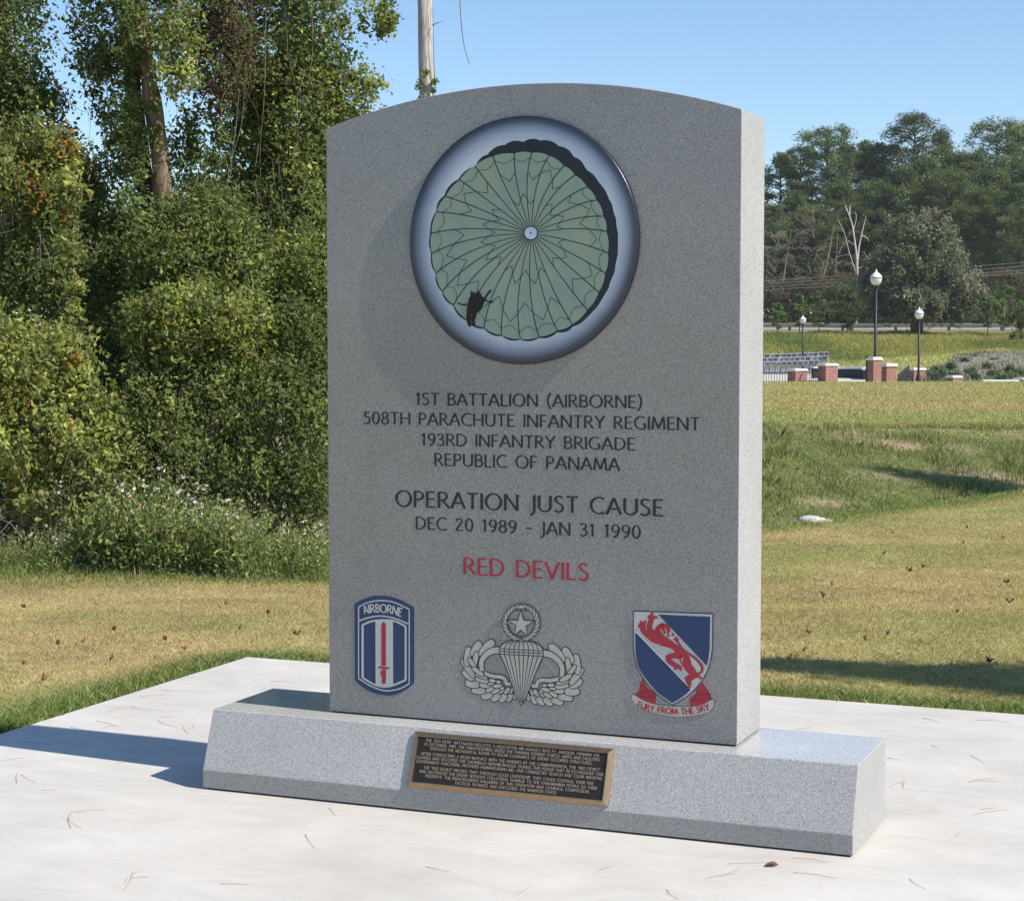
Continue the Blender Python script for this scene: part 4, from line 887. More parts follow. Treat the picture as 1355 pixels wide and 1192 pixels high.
# fallen leaves on the lawn
lv = [("brown", (.19, .095, .055)), ("orange", (.40, .21, .10)), ("dark", (.12, .085, .062))]
LM = [plain(n_ + "_dead_leaf", c_, .8, .2, 0, .3, 60) for n_, c_ in lv]
leaf_px = [(150, 838, 0), (220, 853, 0), (110, 855, 1), (318, 838, 0), (392, 846, 0), (130, 805, 1), (300, 805, 1), (355, 816, 0), (145, 880, 0), (30, 808, 0), (330, 770, 0), (75, 858, 0), (1088, 795, 2), (1170, 737, 2), (1332, 775, 2), (1335, 802, 2), (1265, 815, 1), (1100, 780, 1), (1045, 879, 1), (1143, 852, 1), (1280, 702, 2), (1275, 722, 1), (1220, 755, 2), (1182, 709, 1), (1175, 845, 2), (1310, 882, 2), (1070, 843, 1), (1325, 716, 1), (1203, 760, 2), (1064, 868, 1), (30, 885, 1), (60, 905, 0), (245, 865, 1)]
for k, (u, v, m) in enumerate(leaf_px):
    p = hit(u, v); z = p[2]
    n_ = random.choice((5, 7)); L = random.uniform(.014, .030); V = []
    for q in range(n_ * 2):
        a = q * math.pi / n_; r_ = L * (1 if q % 2 == 0 else .55) * random.uniform(.75, 1.1); V.append((r_ * math.cos(a), r_ * .7 * math.sin(a), .012 + random.uniform(-.008, .02) + .02 * abs(math.cos(a))))
    V.append((0, 0, .008)); n2 = n_ * 2
    me = bpy.data.meshes.new("fallen_leaf"); me.from_pydata(V, [], [(q, (q + 1) % n2, n2) for q in range(n2)]); o = link("fallen_leaf", me, LM[m]); o.location = (p[0], p[1], z + .012); o.rotation_euler = (random.uniform(-.4, .4), random.uniform(-.4, .4), random.uniform(0, 6.28))
    side = "left" if u < 600 else "right"
    tag(o, f"{('curled brown', 'pale orange', 'dark shrivelled')[m]} dead leaf on the lawn to the {side} of the memorial", "leaf", f"{('brown', 'orange', 'dark')[m]} dead leaves on the {side} lawn")
# pine needles on the pad
nd_px = [(22, 1004, 50, 8), (45, 983, 40, -3), (85, 981, 30, 8), (26, 1026, 22, 70), (38, 1030, 22, -30), (66, 1045, 22, 2), (98, 1083, 26, 72), (101, 1085, 26, -60), (120, 1073, 42, 4), (170, 1166, 28, 65), (174, 1160, 24, 40), (186, 1161, 22, 3), (310, 1170, 38, -2), (410, 1113, 22, -55), (440, 1074, 14, -50), (120, 966, 54, -9), (150, 961, 30, 10), (140, 958, 28, -16), (222, 958, 26, -20), (250, 962, 16, 75), (253, 964, 14, 60), (220, 948, 18, 2), (160, 938, 36, 14), (180, 936, 12, -5), (205, 920, 40, 4), (222, 914, 14, -8), (372, 902, 30, -3), (248, 897, 20, 6), (235, 992, 30, -20), (170, 1006, 30, 14), (345, 893, 12, 10),
         (955, 1159, 40, 10), (965, 1155, 28, 22), (1078, 1158, 56, -8), (1215, 1170, 28, -33), (990, 1142, 56, 2), (1072, 1138, 48, -8), (1065, 963, 22, 12), (1232, 953, 24, -14), (1316, 955, 52, -5), (1237, 988, 10, -20), (1294, 1005, 22, -28), (1188, 1038, 24, 14), (1197, 1036, 12, 80), (1305, 1034, 44, -2), (1300, 1032, 40, 10), (1310, 1075, 48, 8), (1260, 1108, 26, 40), (1182, 1004, 18, -8), (890, 1183, 20, -40), (1308, 1070, 20, 6), (800, 1150, 30, 20), (580, 1150, 34, -12), (690, 1180, 30, 30)]
for k, (u, v, L, a) in enumerate(nd_px):
    a_ = R(a); p0, p1 = on_z(u - L / 2 * math.cos(a_), v + L / 2 * math.sin(a_)), on_z(u + L / 2 * math.cos(a_), v - L / 2 * math.sin(a_))
    m_ = (p0 + p1) / 2; dx = p1 - p0; nn = np.array([-dx[1], dx[0], 0]) * random.uniform(-.12, .12)
    P = np.array(smooth([p0 - m_ + (0, 0, .0012), nn * .8 + (0, 0, .003), p1 - m_ + (0, 0, .0012)], 4)); V, F = tube(P, np.linspace(.0009, .0005, len(P)), 4)
    o = npmesh("pine_needle", V, F, M['needle_dry']); o.location = m_
    where = "in front of the granite base" if 280 < u < 1130 and v > 1045 else ("left of the granite base" if u < 440 else "right of the granite base")
    tag(o, f"dry reddish pine needle lying on the concrete {where}", "pine needle", f"pine needles on the concrete {where}")
me = bpy.data.meshes.new("dry_leaf"); me.from_pydata([(-.022, 0, .004), (-.008, -.012, .012), (.012, -.01, .01), (.024, .002, .004), (.008, .012, .014), (-.01, .011, .01), (0, 0, .003)], [], [(q, (q + 1) % 6, 6) for q in range(6)])
o = link("dry_leaf", me, LM[0]); o.location = on_z(1021, 1146); tag(o, "small curled brown leaf on the concrete in front of the base's right end", "leaf")
# pale stones in the ditch
M['stone'] = plain("pale_ditch_stone", (.50, .47, .43), .9, .2, 0, .25, 12)
for k, (u, v, r_) in enumerate(((1072, 691, .13), (1083, 692, .10), (1060, 694, .09), (1092, 692, .08), (1050, 696, .07))):
    bm = bmesh.new(); bmesh.ops.create_icosphere(bm, subdivisions=3, radius=r_)
    for v_ in bm.verts: v_.co *= 1 + .35 * (float(vnoise(v_.co.x + k * 3, v_.co.y + v_.co.z, r_ * .9, k)) - .5); v_.co.z *= .6
    me = bpy.data.meshes.new("stone"); bm.to_mesh(me); bm.free(); o = link("stone", me, M['stone']); p = at(u, v, 19.2); o.location = (p[0], p[1], p[2])
    tag(o, "pale rough stone in the ditch at the edge of the right lawn", "stone", "stones in the ditch")

# ------------------------------------------------------------------ the distance
def drape(name, poly, mat, label, dz=.03, step=1.2, kind="structure"):
    P = np.array(poly); bm = bmesh.new(); xs_ = np.arange(P[:, 0].min(), P[:, 0].max() + step, step); ys_ = np.arange(P[:, 1].min(), P[:, 1].max() + step, step)
    def inside(x, y):
        c_ = False
        for k in range(len(P)):
            a, b = P[k], P[k - 1]
            if (a[1] > y) != (b[1] > y) and x < (b[0] - a[0]) * (y - a[1]) / (b[1] - a[1]) + a[0]: c_ = not c_
        return c_
    vid = {}
    def vv(i, j):
        if (i, j) not in vid: vid[(i, j)] = bm.verts.new((xs_[i], ys_[j], float(terrain(xs_[i], ys_[j])) + dz))
        return vid[(i, j)]
    for i in range(len(xs_) - 1):
        for j in range(len(ys_) - 1):
            if inside(xs_[i] + step / 2, ys_[j] + step / 2): bm.faces.new([vv(i, j), vv(i + 1, j), vv(i + 1, j + 1), vv(i, j + 1)])
    me = bpy.data.meshes.new(name); bm.to_mesh(me); bm.free(); o = link(name, me, mat); tag(o, label, name.replace("_", " "), kind=kind); return o
M['asphalt'] = plain("pale_worn_road", (.30, .29, .28), .9, .2, 0, .12, 2)  # the road surface's own pale grey
M['plaza'] = plain("pale_plaza_paving", (.55, .50, .44), .9, .2, 0, .08, 2)
t = NT("purple_brown_mulch"); c = t.coord(); col = t.ramp(t.noise(3, 8, .75, c), [(.3, (.17, .145, .125)), (.7, (.31, .265, .23))]); M['mulch'] = t.done(t.bsdf(col, .95, .1))
road = drape("road", [(-60, 186), (130, 186), (130, 194), (-60, 194)], M['asphalt'], "pale road crossing below the far pine wood", .05, 2)
pz = drape("plaza", [(8, 88), (17.5, 88), (20.5, 97), (20, 108), (16, 117), (8, 118)], M['plaza'], "pale paved plaza behind the brick piers", .04, .5)
mb = drape("mulch_bed", [(21, 101), (27, 99.5), (40, 98), (46, 110), (40, 124), (33, 126), (29, 122), (25, 112)], M['mulch'], "sloping mulch bed with low shrubs at the far right", .05, .7)
# brick piers
t = NT("red_brick"); c = t.coord(); br = t.n("ShaderNodeTexBrick", {"Vector": t.mapping(c, (1, 1, 1), (R(90), 0, 0)), "Color1": (.30, .085, .06, 1), "Color2": (.22, .06, .05, 1), "Mortar": (.38, .31, .27, 1), "Scale": 1.0, "Mortar Size": .012, "Brick Width": .22, "Row Height": .075})
M['brick'] = t.done(t.bsdf(t.mix(1, br.outputs[0], t.ramp(t.noise(6, 5, .6, c), [(.3, .8), (.7, 1.2)]), 'MULTIPLY'), .9, .15))
M['cap'] = plain("white_stone_cap", (.68, .66, .62), .8, .2, 0, .06, 8)
def pier(u0, u1, vtop, d, label, dep=None, group="brick piers along the plaza"):
    a, b = at(u0, vtop, d), at(u1, vtop, d); w = (b[0] - a[0]); zb = float(terrain((a[0] + b[0]) / 2, d)); h = a[2] - zb; dep = dep or w * .95
    r_ = empty("brick_pier", ((a[0] + b[0]) / 2, d + dep / 2, zb), R(24)); tag(r_, label, "brick pier", group); w *= .78; dep = w
    V, F = box(-w / 2, w / 2, -dep / 2, dep / 2, -.1, h - .13); npmesh("shaft", V, F, M['brick'], r_)
    o = .05; V, F = box(-w / 2 - o, w / 2 + o, -dep / 2 - o, dep / 2 + o, h - .13, h - .04); V2 = V.copy(); top = V[:, 2] > h - .05
    bevelled("cap", V, F, M['cap'], r_, .02, 1)
    V, F = box(-w / 2, w / 2, -dep / 2, dep / 2, h - .045, h); npmesh("cap_crown", V * np.array([1, 1, 1]), F, M['cap'], r_); return r_
pier(1045.5, 1069, 488, 98, "low brick pier, leftmost along the plaza")
pier(1085.5, 1109.5, 481, 97, "square brick pier beside the curved white ledge")
pier(1150.5, 1167.5, 472.5, 73, "tallest and narrowest brick pier, under the largest lamp post")
pier(1167, 1187.5, 481, 74.5, "brick pier joined to the right side of the tallest pier")
pier(1202, 1226, 487, 100, "low brick pier behind the right lamp post")
pier(1255.5, 1273.5, 497, 96, "squat brick pier showing mostly its white cap, right of the last lamp")
pier(1346.5, 1372, 500, 96, "squat brick pier cut by the right edge of the picture")
# iron fences
M['iron'] = plain("black_painted_iron", (.016, .017, .018), .5, .4, 0, .2, 10)
def fence(p0, p1, z0, h, sp, label):
    p0, p1 = np.array(p0), np.array(p1); L = np.linalg.norm(p1 - p0); r_ = empty("iron_fence", (p0[0], p0[1], z0), math.atan2(p1[1] - p0[1], p1[0] - p0[0])); tag(r_, label, "fence", "iron fences between the piers")
    n_ = int(L / sp); V, F = cat([tube([(k * sp, 0, 0), (k * sp, 0, h)], .017, 4) for k in range(1, n_)]); npmesh("pickets", V, F, M['iron'], r_)
    V, F = cat([box(0, L, -.02, .02, z_, z_ + .045) for z_ in (h * .14, h * .88)]); npmesh("rails", V, F, M['iron'], r_); return r_
def gx_(u, d): return at(u, 500, d)[0]
fence((gx_(985, 97), 97), (gx_(1046, 98), 98), -.92, .62, .16, "black iron fence left of the leftmost brick pier")
fence((gx_(1069, 98), 98), (gx_(1086, 97), 97), -.92, .85, .16, "black iron fence between the two left brick piers")
fence((gx_(1188, 76), 76), (gx_(1203, 100), 100), -.80, .80, .35, "black iron fence between the joined pier and the right pier")
fence((gx_(1226, 100), 100), (gx_(1256, 97), 97), -.92, .45, .16, "low black iron fence right of the right lamp post")
r_ = empty("gate_post", (gx_(1147, 74), 74, float(terrain(gx_(1147, 74), 74)))); tag(r_, "thin black iron gate post at the left side of the tallest pier", "gate post")
V, F = tube([(0, 0, 0), (0, 0, 1.42)], .05, 8); npmesh("post", V, F, M['iron'], r_); V, F = lathe([(0, 1.5), (.05, 1.47), (.06, 1.42), (.0, 1.40)], 8); npmesh("finial", V, F, M['iron'], r_)
for u0, u1, v, lab in ((1266, 1291, 506, "short white capped low wall right of the squat pier"), (1302, 1347, 503.5, "long white capped low wall at the far right")):
    d = 95; a, b = at(u0, v, d), at(u1, v - .6, d); r_ = empty("low_wall", (a[0], d, -.95)); tag(r_, lab, "low wall"); L = b[0] - a[0]
    V, F = box(0, L, 0, .4, -.1, a[2] + .95 - .1); npmesh("wall_body", V, F, M['brick'], r_); bevelled("coping", *box(-.05, L + .05, -.05, .45, a[2] + .95 - .1, a[2] + .95 + .03), M['cap'], r_, .015, 1)
# curved white ledge
r_ = empty("curved_ledge", (gx_(1120, 104), 104, -.9)); tag(r_, "curved low wall with white coping behind the square brick pier", "low wall")
crv = [(-1.4, 3.0), (0, 3.1), (1.0, 2.6), (1.5, 1.7), (1.35, .8), (1.0, -.6)]; Q = np.array(smooth(crv, 6)); 
def swept(Q, w, z0, z1):
    T = np.gradient(Q, axis=0); T /= np.linalg.norm(T, axis=1)[:, None]; Nn = np.stack([-T[:, 1], T[:, 0]], 1); A, B = Q + Nn * w / 2, Q - Nn * w / 2; n_ = len(Q)
    V = np.concatenate([np.c_[A, np.full(n_, z0)], np.c_[B, np.full(n_, z0)], np.c_[B, np.full(n_, z1)], np.c_[A, np.full(n_, z1)]]); F = []
    for k in range(n_ - 1):
        for q in range(4): F.append((q * n_ + k, q * n_ + k + 1, ((q + 1) % 4) * n_ + k + 1, ((q + 1) % 4) * n_ + k))
    return V, np.array(F + [(0, n_, 2 * n_, 3 * n_), (n_ - 1, 4 * n_ - 1, 3 * n_ - 1, 2 * n_ - 1)])
V, F = swept(Q, .35, -.1, .58); npmesh("wall_body", V, F, M['joint_and_shade'], r_); V, F = swept(Q, .5, .58, .70); npmesh("coping", V, F, M['cap'], r_)  # wall body's dark colour stands in for shade on its inner side
# chairs on the plaza
M['chair'] = plain("white_chair_frame", (.50, .50, .52), .5, .4, 0, .05, 10); M['chair_dark'] = plain("grey_chair_seat", (.20, .20, .23), .6, .3, 0, .1, 10)
ch = empty("plaza_chair", (0, 0, 0)); ch.scale = (.85, .85, .85)
V, F = cat([tube([(sx * .22, .18 + .1 * sz, 0), (sx * .22, -.1 * sz - .02, .8 if sz > 0 else .45)], .03, 5) for sx in (-1, 1) for sz in (1, -1)] + [tube([(-.22, .0, .8), (.22, .0, .8)], .03, 5)]); npmesh("frame", V, F, M['chair'], ch)
V, F = box(-.21, .21, -.2, .2, .42, .47); npmesh("seat", V, F, M['chair_dark'], ch); V, F = box(-.2, .2, .02, .05, .55, .76); npmesh("backrest", V, F, M['chair_dark'], ch)
first = True
for row in range(3):
    d = 119.5 + row * 4
    for k in range(12 if row else 11):
        u = 1008 + k * 7.2 + row * 3 + random.uniform(-1, 1); x = gx_(u, d); o = ch if first else copy_tree(ch); first = False
        o.location = (x, d, float(terrain(x, d)) + .04 + row * .10); o.rotation_euler = (0, 0, random.uniform(-.4, .4))
        tag(o, ("small white framed chair in the front row on the plaza", "small white framed chair in the middle row on the plaza", "small white framed chair in the back row on the plaza")[row], "chair", ("front", "middle", "back")[row] + " row of plaza chairs")
st = drape("seating_terrace", [(9, 118), (20.8, 118), (21.5, 131), (9, 131)], plain("grey_terrace_paving", (.24, .24, .25), .9, .2, 0, .15, 2), "grey terrace under the rows of plaza chairs", .035, .6)
# lamp posts
t = NT("frosted_acorn_glass"); M['glass'] = t.done(t.n("ShaderNodeMixShader", {0: .35, 1: t.bsdf((.82, .83, .82), .25, .6), 2: t.n("ShaderNodeBsdfTranslucent", {"Color": (.85, .86, .85, 1)}).outputs[0]}).outputs[0])
M['lampcap'] = plain("pale_lamp_cap", (.75, .76, .78), .35, .5, 0, .04, 10)
def lamp(u, vtop, vglobe, d, label):
    a = at(u, vtop, d); zb = float(terrain(a[0], d)); H_ = a[2] - zb; g_ = a[2] - at(u, vglobe, d)[2]; r_ = empty("lamp_post", (a[0], d, zb)); tag(r_, label, "lamp post", "acorn lamp posts by the plaza")
    pr = g_ * .085; V, F = lathe([(0, -.1), (pr * 2.6, -.1), (pr * 2.6, .25), (pr * 1.9, .4), (pr * 1.25, .6), (pr, .8), (pr * .9, H_ - g_), (0, H_ - g_)], 12); npmesh("pole", V, F, M['iron'], r_, smooth=True)
    z = H_ - g_; V, F = lathe([(0, z - .02), (.10 * g_, z - .02), (.20 * g_, z + .05 * g_), (.12 * g_, z + .10 * g_), (0, z + .1 * g_)], 14); npmesh("collar", V, F, M['iron'], r_)
    V, F = lathe([(.13 * g_, z + .1 * g_), (.26 * g_, z + .22 * g_), (.33 * g_, z + .40 * g_), (.325 * g_, z + .52 * g_)], 18); gl = npmesh("globe", V, F, M['glass'], r_, smooth=True)
    V, F = lathe([(.345 * g_, z + .515 * g_), (.35 * g_, z + .56 * g_), (.27 * g_, z + .68 * g_), (.15 * g_, z + .79 * g_), (.06 * g_, z + .86 * g_), (.05 * g_, z + .92 * g_), (.02 * g_, z + 1.0 * g_), (0, z + g_)], 18); npmesh("globe_cap", V, F, M['lampcap'], gl, smooth=True)
    V, F = lathe([(.35 * g_, z + .505 * g_), (.355 * g_, z + .53 * g_), (.34 * g_, z + .545 * g_)], 18); npmesh("globe_band", V, F, M['iron'], gl)
lamp(1159.5, 356.5, 380, 74.2, "largest black lamp post with white acorn globe, behind the tallest brick pier")
lamp(1216.5, 406.5, 424, 96, "right black lamp post with acorn globe, in front of the low right brick pier")
lamp(1062.5, 417, 430, 124, "smallest black lamp post with acorn globe, left above the plaza chairs")
# guard rail
r_ = empty("guard_rail", (20, 184, float(terrain(20, 184)))); tag(r_, "grey guard rail on posts along the near side of the road", "guard rail")
M['rail'] = plain("dull_galvanised_steel", (.20, .21, .21), .6, .4, .2, .1, 3)
V, F = cat([box(-60, 90, -.06, .06, .38, .72), box(-60, 90, -.10, -.06, .46, .52), box(-60, 90, -.10, -.06, .6, .66)]); npmesh("rail", V, F, M['rail'], r_)
for k in range(26):
    V, F = box(-.12, .12, .02, .26, -.2, .74); o = npmesh("rail_post", V, F, M['bark_dark'], r_); o.location = (-50 + k * 5.2, 0, 0)
# power lines
for k, (vl, vr) in enumerate(((367, 342), (371, 347), (375, 352), (379, 356))):
    d = 176 + k * .4; P = [at(u, vl + (vr - vl) * (u - 1010) / 345 + 6 * math.sin(math.pi * np.clip((u - 700) / 1000, 0, 1)) , d) for u in np.linspace(700, 1700, 40)]
    V, F = tube(P, .022, 4); o = npmesh("power_line", V, F, M['rail'])
    tag(o, ("topmost", "second from the top", "third from the top", "lowest")[k] + " of the four power lines crossing before the far wood", "power line", "power lines")

# --- far trees
PN = [(.085, .125, .050), (.110, .155, .058), (.140, .185, .066), (.175, .205, .080)]
def pine_parts(h, w, seed, crown0=.35, nb=46, cols=PN, wts=None, per=70):
    """trunk and limbs, and a crown of flattened needle clumps on an uneven rounded outline, for a tree at the origin"""
    rs = np.random.default_rng(seed); tr = [tube(np.array([(0, 0, -.3), (.1 * rs.normal(), .1 * rs.normal(), h * .5), (0, 0, h * .95)]), [h * .014, h * .010, h * .003], 8)]; C = []
    lob = rs.random(4) * 6.283
    for k in range(nb):
        f = crown0 + (1 - crown0) * ((k + rs.random()) / nb) ** .85; g_ = (f - crown0) / (1 - crown0)
        prof = max(.10, math.sqrt(max(0, 1 - ((g_ - .45) / .58) ** 2))) * (.78 + .3 * math.sin(9 * g_ + lob[0]))
        a = rs.random() * 6.283; L = w * prof * (.35 + .65 * rs.random() ** .5) * (1 + .22 * math.sin(2 * a + lob[1])); z = h * f
        tip = np.array([L * math.cos(a), L * math.sin(a), z + L * .1]); tr.append(tube(np.array([(0, 0, z - L * .15), tip * np.array([.5, .5, 1]) - (0, 0, L * .05), tip]), [h * .0028, h * .002, h * .0008], 4))
        rr = (.7 + .7 * rs.random()) * w * .20
        d_ = rs.normal(size=(per, 3)); d_ /= np.linalg.norm(d_, axis=1)[:, None]
        C.append(tip + d_ * (rs.random((per, 1)) ** .5 * 1.15) * np.array([rr, rr, rr * .6]))
    return cat(tr), np.concatenate(C)
def far_tree(name, label, catg, u, d, h, w, seed, cols=PN, wts=None, size=.42, aspect=.35, group=None, bark_='bark_dark', crown0=.3, nb=46, per=72, mat='needle'):
    g0 = ground_at(u, d); r_ = empty(name, tuple(g0)); tag(r_, label, catg, group); (V, F), C = pine_parts(h, w, seed, crown0, nb, cols, wts, per)
    npmesh("trunk", V, F, M[bark_], r_, smooth=True); V, F = leaf_cards(C, size * (.6 + .8 * rng.random(len(C))), aspect, 1.1); npmesh("crown", V, F, M[mat], r_, colors=palette(len(C), cols, wts, .25, per)); return r_
def hpx(vtop, d, u): g0 = ground_at(u, d); return at(u, vtop, d)[2] - g0[2]
LT = [(.125, .165, .062), (.155, .190, .070), (.095, .130, .052)]
row = [(1030, 205, 236, "pale green broad tree at the left end of the far wood, beside the slab", LT, 3.6), (1056, 196, 240, "slim pine at the left of the far wood's skyline", PN, 3.2), (1090, 172, 232, "dark rounded pine topping the left half of the far wood", PN, 4.6), (1118, 196, 238, "pine in the skyline dip right of the dark rounded pine", PN, 3.4), (1140, 190, 244, "pine with thin brownish top in the middle of the skyline", LT, 3.0),
       (1163, 192, 236, "broad pine left of the tallest pine on the skyline", PN, 4.2), (1205, 153, 234, "tallest pine with an open rounded top on the skyline", [(.095, .125, .062), (.12, .145, .07), (.07, .10, .046)], 5.2), (1240, 178, 238, "pine with bare twiggy top right of the tallest pine", LT, 3.2), (1262, 205, 232, "dark pine in the skyline dip between the two highest crowns", PN, 4.0), (1312, 163, 236, "broad domed pine at the right of the skyline", PN, 5.6), (1350, 165, 238, "pine at the right edge of the picture behind the domed pine", PN, 4.6), (1400, 170, 236, "pine just beyond the right edge of the far wood", PN, 4.6)]
for k, (u, vt, d, lab, cols, w) in enumerate(row):
    far_tree("pine_tree", lab, "pine", u, d, hpx(vt, d, u), w, 100 + k, cols, None, .44, .24, "pines of the far wood", crown0=.25, nb=165, per=105)
pr = []
for k in range(3): pr.append(far_tree("pine_tree", "x", "pine", 1100, 222, 19, 4.6, 300 + k, PN, None, .44, .24, "pines of the far wood", crown0=.12, nb=165, per=105))
spots = [(1020, 222, .72), (1048, 225, .80), (1078, 221, .70), (1105, 226, .86), (1132, 222, .72), (1158, 227, .88), (1186, 222, .95), (1222, 226, 1.02), (1250, 221, .92), (1280, 226, 1.05), (1308, 221, .93), (1334, 226, 1.03), (1362, 221, .95), (1392, 226, 1.0), (1296, 214, .8), (1345, 212, .82)]
for k, (u, d, s_) in enumerate(spots):
    o = pr[k] if k < 3 else copy_tree(pr[k % 3]); o.location = ground_at(u, d); o.rotation_euler = (0, 0, random.uniform(0, 6.28)); o.scale = (s_ * 1.05, s_ * 1.05, s_)
    side = "left" if u < 1150 else "right"
    o["label"] = f"dark green lower pine in the far wood, {side} of the broadleaf tree's top"; o["group"] = f"lower pines {side} in the far wood"
C = []
for k in range(520):
    x = random.uniform(20, 84); y = random.uniform(238, 262); z = float(terrain(x, y)) + random.random() ** 1.3 * 11; r0_ = random.uniform(1.0, 2.2)
    C.append(np.array([x, y, z]) + rng.normal(size=(60, 3)) * r0_ * np.array([.6, .6, .45]))
C = np.concatenate(C); V, F = leaf_cards(C, .7 * (.6 + .8 * rng.random(len(C))), .5, .5)
tag(npmesh("far_wood_undergrowth", V, F, M['needle'], colors=palette(len(C), PN[:3], None, .25, 60)), "dark shaded undergrowth of the far wood behind the pines", "undergrowth", kind="stuff")
N = 110000
Y = 100 + 75 * rng.random(N); X = (rng.random(N) * 520 + 950 - PW / 2) / FPX * Y; tf = vnoise(X, Y * .6, 2.2, 41)
col = lawn_color(X, Y) * (1 + .22 * rng.normal(size=(N, 1))).clip(.4, 1.8) * (1.0 + .55 * tf)[:, None]
bed = (Y < 126) & (X > 21 + np.abs(Y - 101) * .36) & (X < 46)
col[bed] = col[bed] * .25 + np.array([.10, .135, .075])
V, F, col = blades(X, Y, .10 + .45 * tf * rng.random(N), .06, col, 1.0)
keep = ~((X > 8) & (X < 21) & (Y < 125) | bed & (rng.random(N) > .22)); keep5 = np.repeat(keep, 5)
F = np.arange(keep.sum() * 5).reshape(-1, 5)
tag(npmesh("meadow_grass", V[keep5], F, M['blade'], colors=col[keep]), "rank yellow green grass on the slope below the road", "grass", kind="stuff")
# big broadleaf evergreen by the road
r_ = rooted("magnolia_tree", 1211, 172); tag(r_, "large rounded glossy broadleaf evergreen standing before the road", "tree")
g0 = np.array(r_.location); parts = [tube([g0 - (0, 0, .3), g0 + (0, 0, 2.2), g0 + (.2, .2, 5.5), g0 + (0, 0, 9)], [.62, .48, .3, .1], 10)]
for k in range(14):
    a = random.uniform(0, 6.28); z = random.uniform(1.6, 6); parts.append(tube(wander(g0 + (0, 0, z), (math.cos(a), math.sin(a), .35), random.uniform(2.5, 4.2), 6, .15), np.linspace(.16, .03, 7), 6))
V, F = cat(parts); npmesh("trunk", V, F, M['bark_dark'], r_, smooth=True)
MG = [(.125, .145, .090), (.175, .19, .125), (.25, .255, .18), (.33, .315, .235)]; wm = [.36, .34, .2, .1]
leafy("crown", r_, [(1215, 365, 70, 62, 172, 190, 60, .62, MG, wm), (1218, 315, 46, 36, 172, 90, 60, .55, MG, wm), (1265, 385, 36, 40, 171, 70, 60, .55, MG, wm), (1170, 385, 30, 36, 171.5, 60, 60, .55, MG, wm), (1212, 402, 36, 22, 169, 60, 60, .5, MG, wm)], .36, 'leaf', .5); reparent(r_)
# young planted trees before the road
YG = [(.12, .20, .06), (.15, .235, .068), (.19, .26, .085)]
for u, vt, d, w, lab, cols, bk in ((1027, 403, 172, .95, "young conifer, leftmost of the planted row", YG, 'bark_dark'), (1056, 390, 174, .9, "slim young conifer beside the smallest lamp post", YG, 'bark_dark'), (1081, 387, 170, 1.15, "taller pale young conifer right of the smallest lamp post", [(.14, .19, .08), (.17, .205, .085)], 'bark_dark'), (1120, 400, 169, 1.2, "dark young tree left of the largest lamp post", [(.055, .09, .032), (.075, .115, .036)], 'bark_dark'), (1304, 393, 170, .8, "thin young tree right of the big broadleaf tree", YG, 'bark_dark'), (1327, 378, 166, 1.35, "bright green young tree on a white trunk at the far right", [(.12, .19, .05), (.16, .235, .058), (.085, .14, .04)], 'bark_grey')):
    h = hpx(vt, d, u); far_tree("young_tree", lab, "young tree", u, d, h, w, int(u), cols, None, .20, .4, "young trees planted before the road", bk, .2, 40, 60, 'leaf')
def mound(name, label, u, v, ru, rv, d, pal, size, ncl, per, cr, catg="shrub", group=None, w=None):
    r_ = rooted(name, u, d); tag(r_, label, catg, group); leafy("crown", r_, [(u, v, ru, rv, d, ncl, per, cr, pal, w)], size); g0 = ground_at(u, d)
    s_ = d / FPX; twigs("stems", r_, [(wander(g0 - (0, 0, .1), (random.uniform(-.6, .6), random.uniform(-.4, .4), 1), rv * s_ * 1.3, 6, .15), .03 * rv * s_ / 2 + .01) for k in range(7)], 'twig'); return reparent(r_)
mound("round_shrub", "rounded green shrub at the right edge below the young trees", 1352, 432, 18, 30, 150, [(.11, .155, .055), (.14, .185, .062)], .18, 60, 60, .3)
BRW = [(.135, .098, .06), (.17, .12, .075), (.105, .10, .055)]
mound("brown_shrub", "brownish shrub under the dead tree at the edge of the far wood", 1100, 385, 56, 26, 205, BRW, .3, 90, 60, .5, group=None)
mound("brown_shrub", "brownish shrub at the right edge beyond the young trees", 1330, 385, 40, 28, 205, BRW, .3, 80, 60, .5)
mound("brown_shrub", "dull brown shrub behind the leftmost young conifer", 1040, 400, 30, 24, 206, BRW, .3, 60, 60, .45)
mound("green_shrub", "dark green shrub below the brown shrub left of the largest lamp", 1120, 400, 26, 26, 200, PN, .3, 60, 60, .45)
mound("green_shrub", "dark shrub in the shade left of the big broadleaf tree", 1160, 408, 24, 22, 198, PN, .3, 50, 60, .45)
mound("green_shrub", "dark shrub behind the right young trees", 1300, 408, 30, 22, 200, PN, .3, 56, 60, .45)
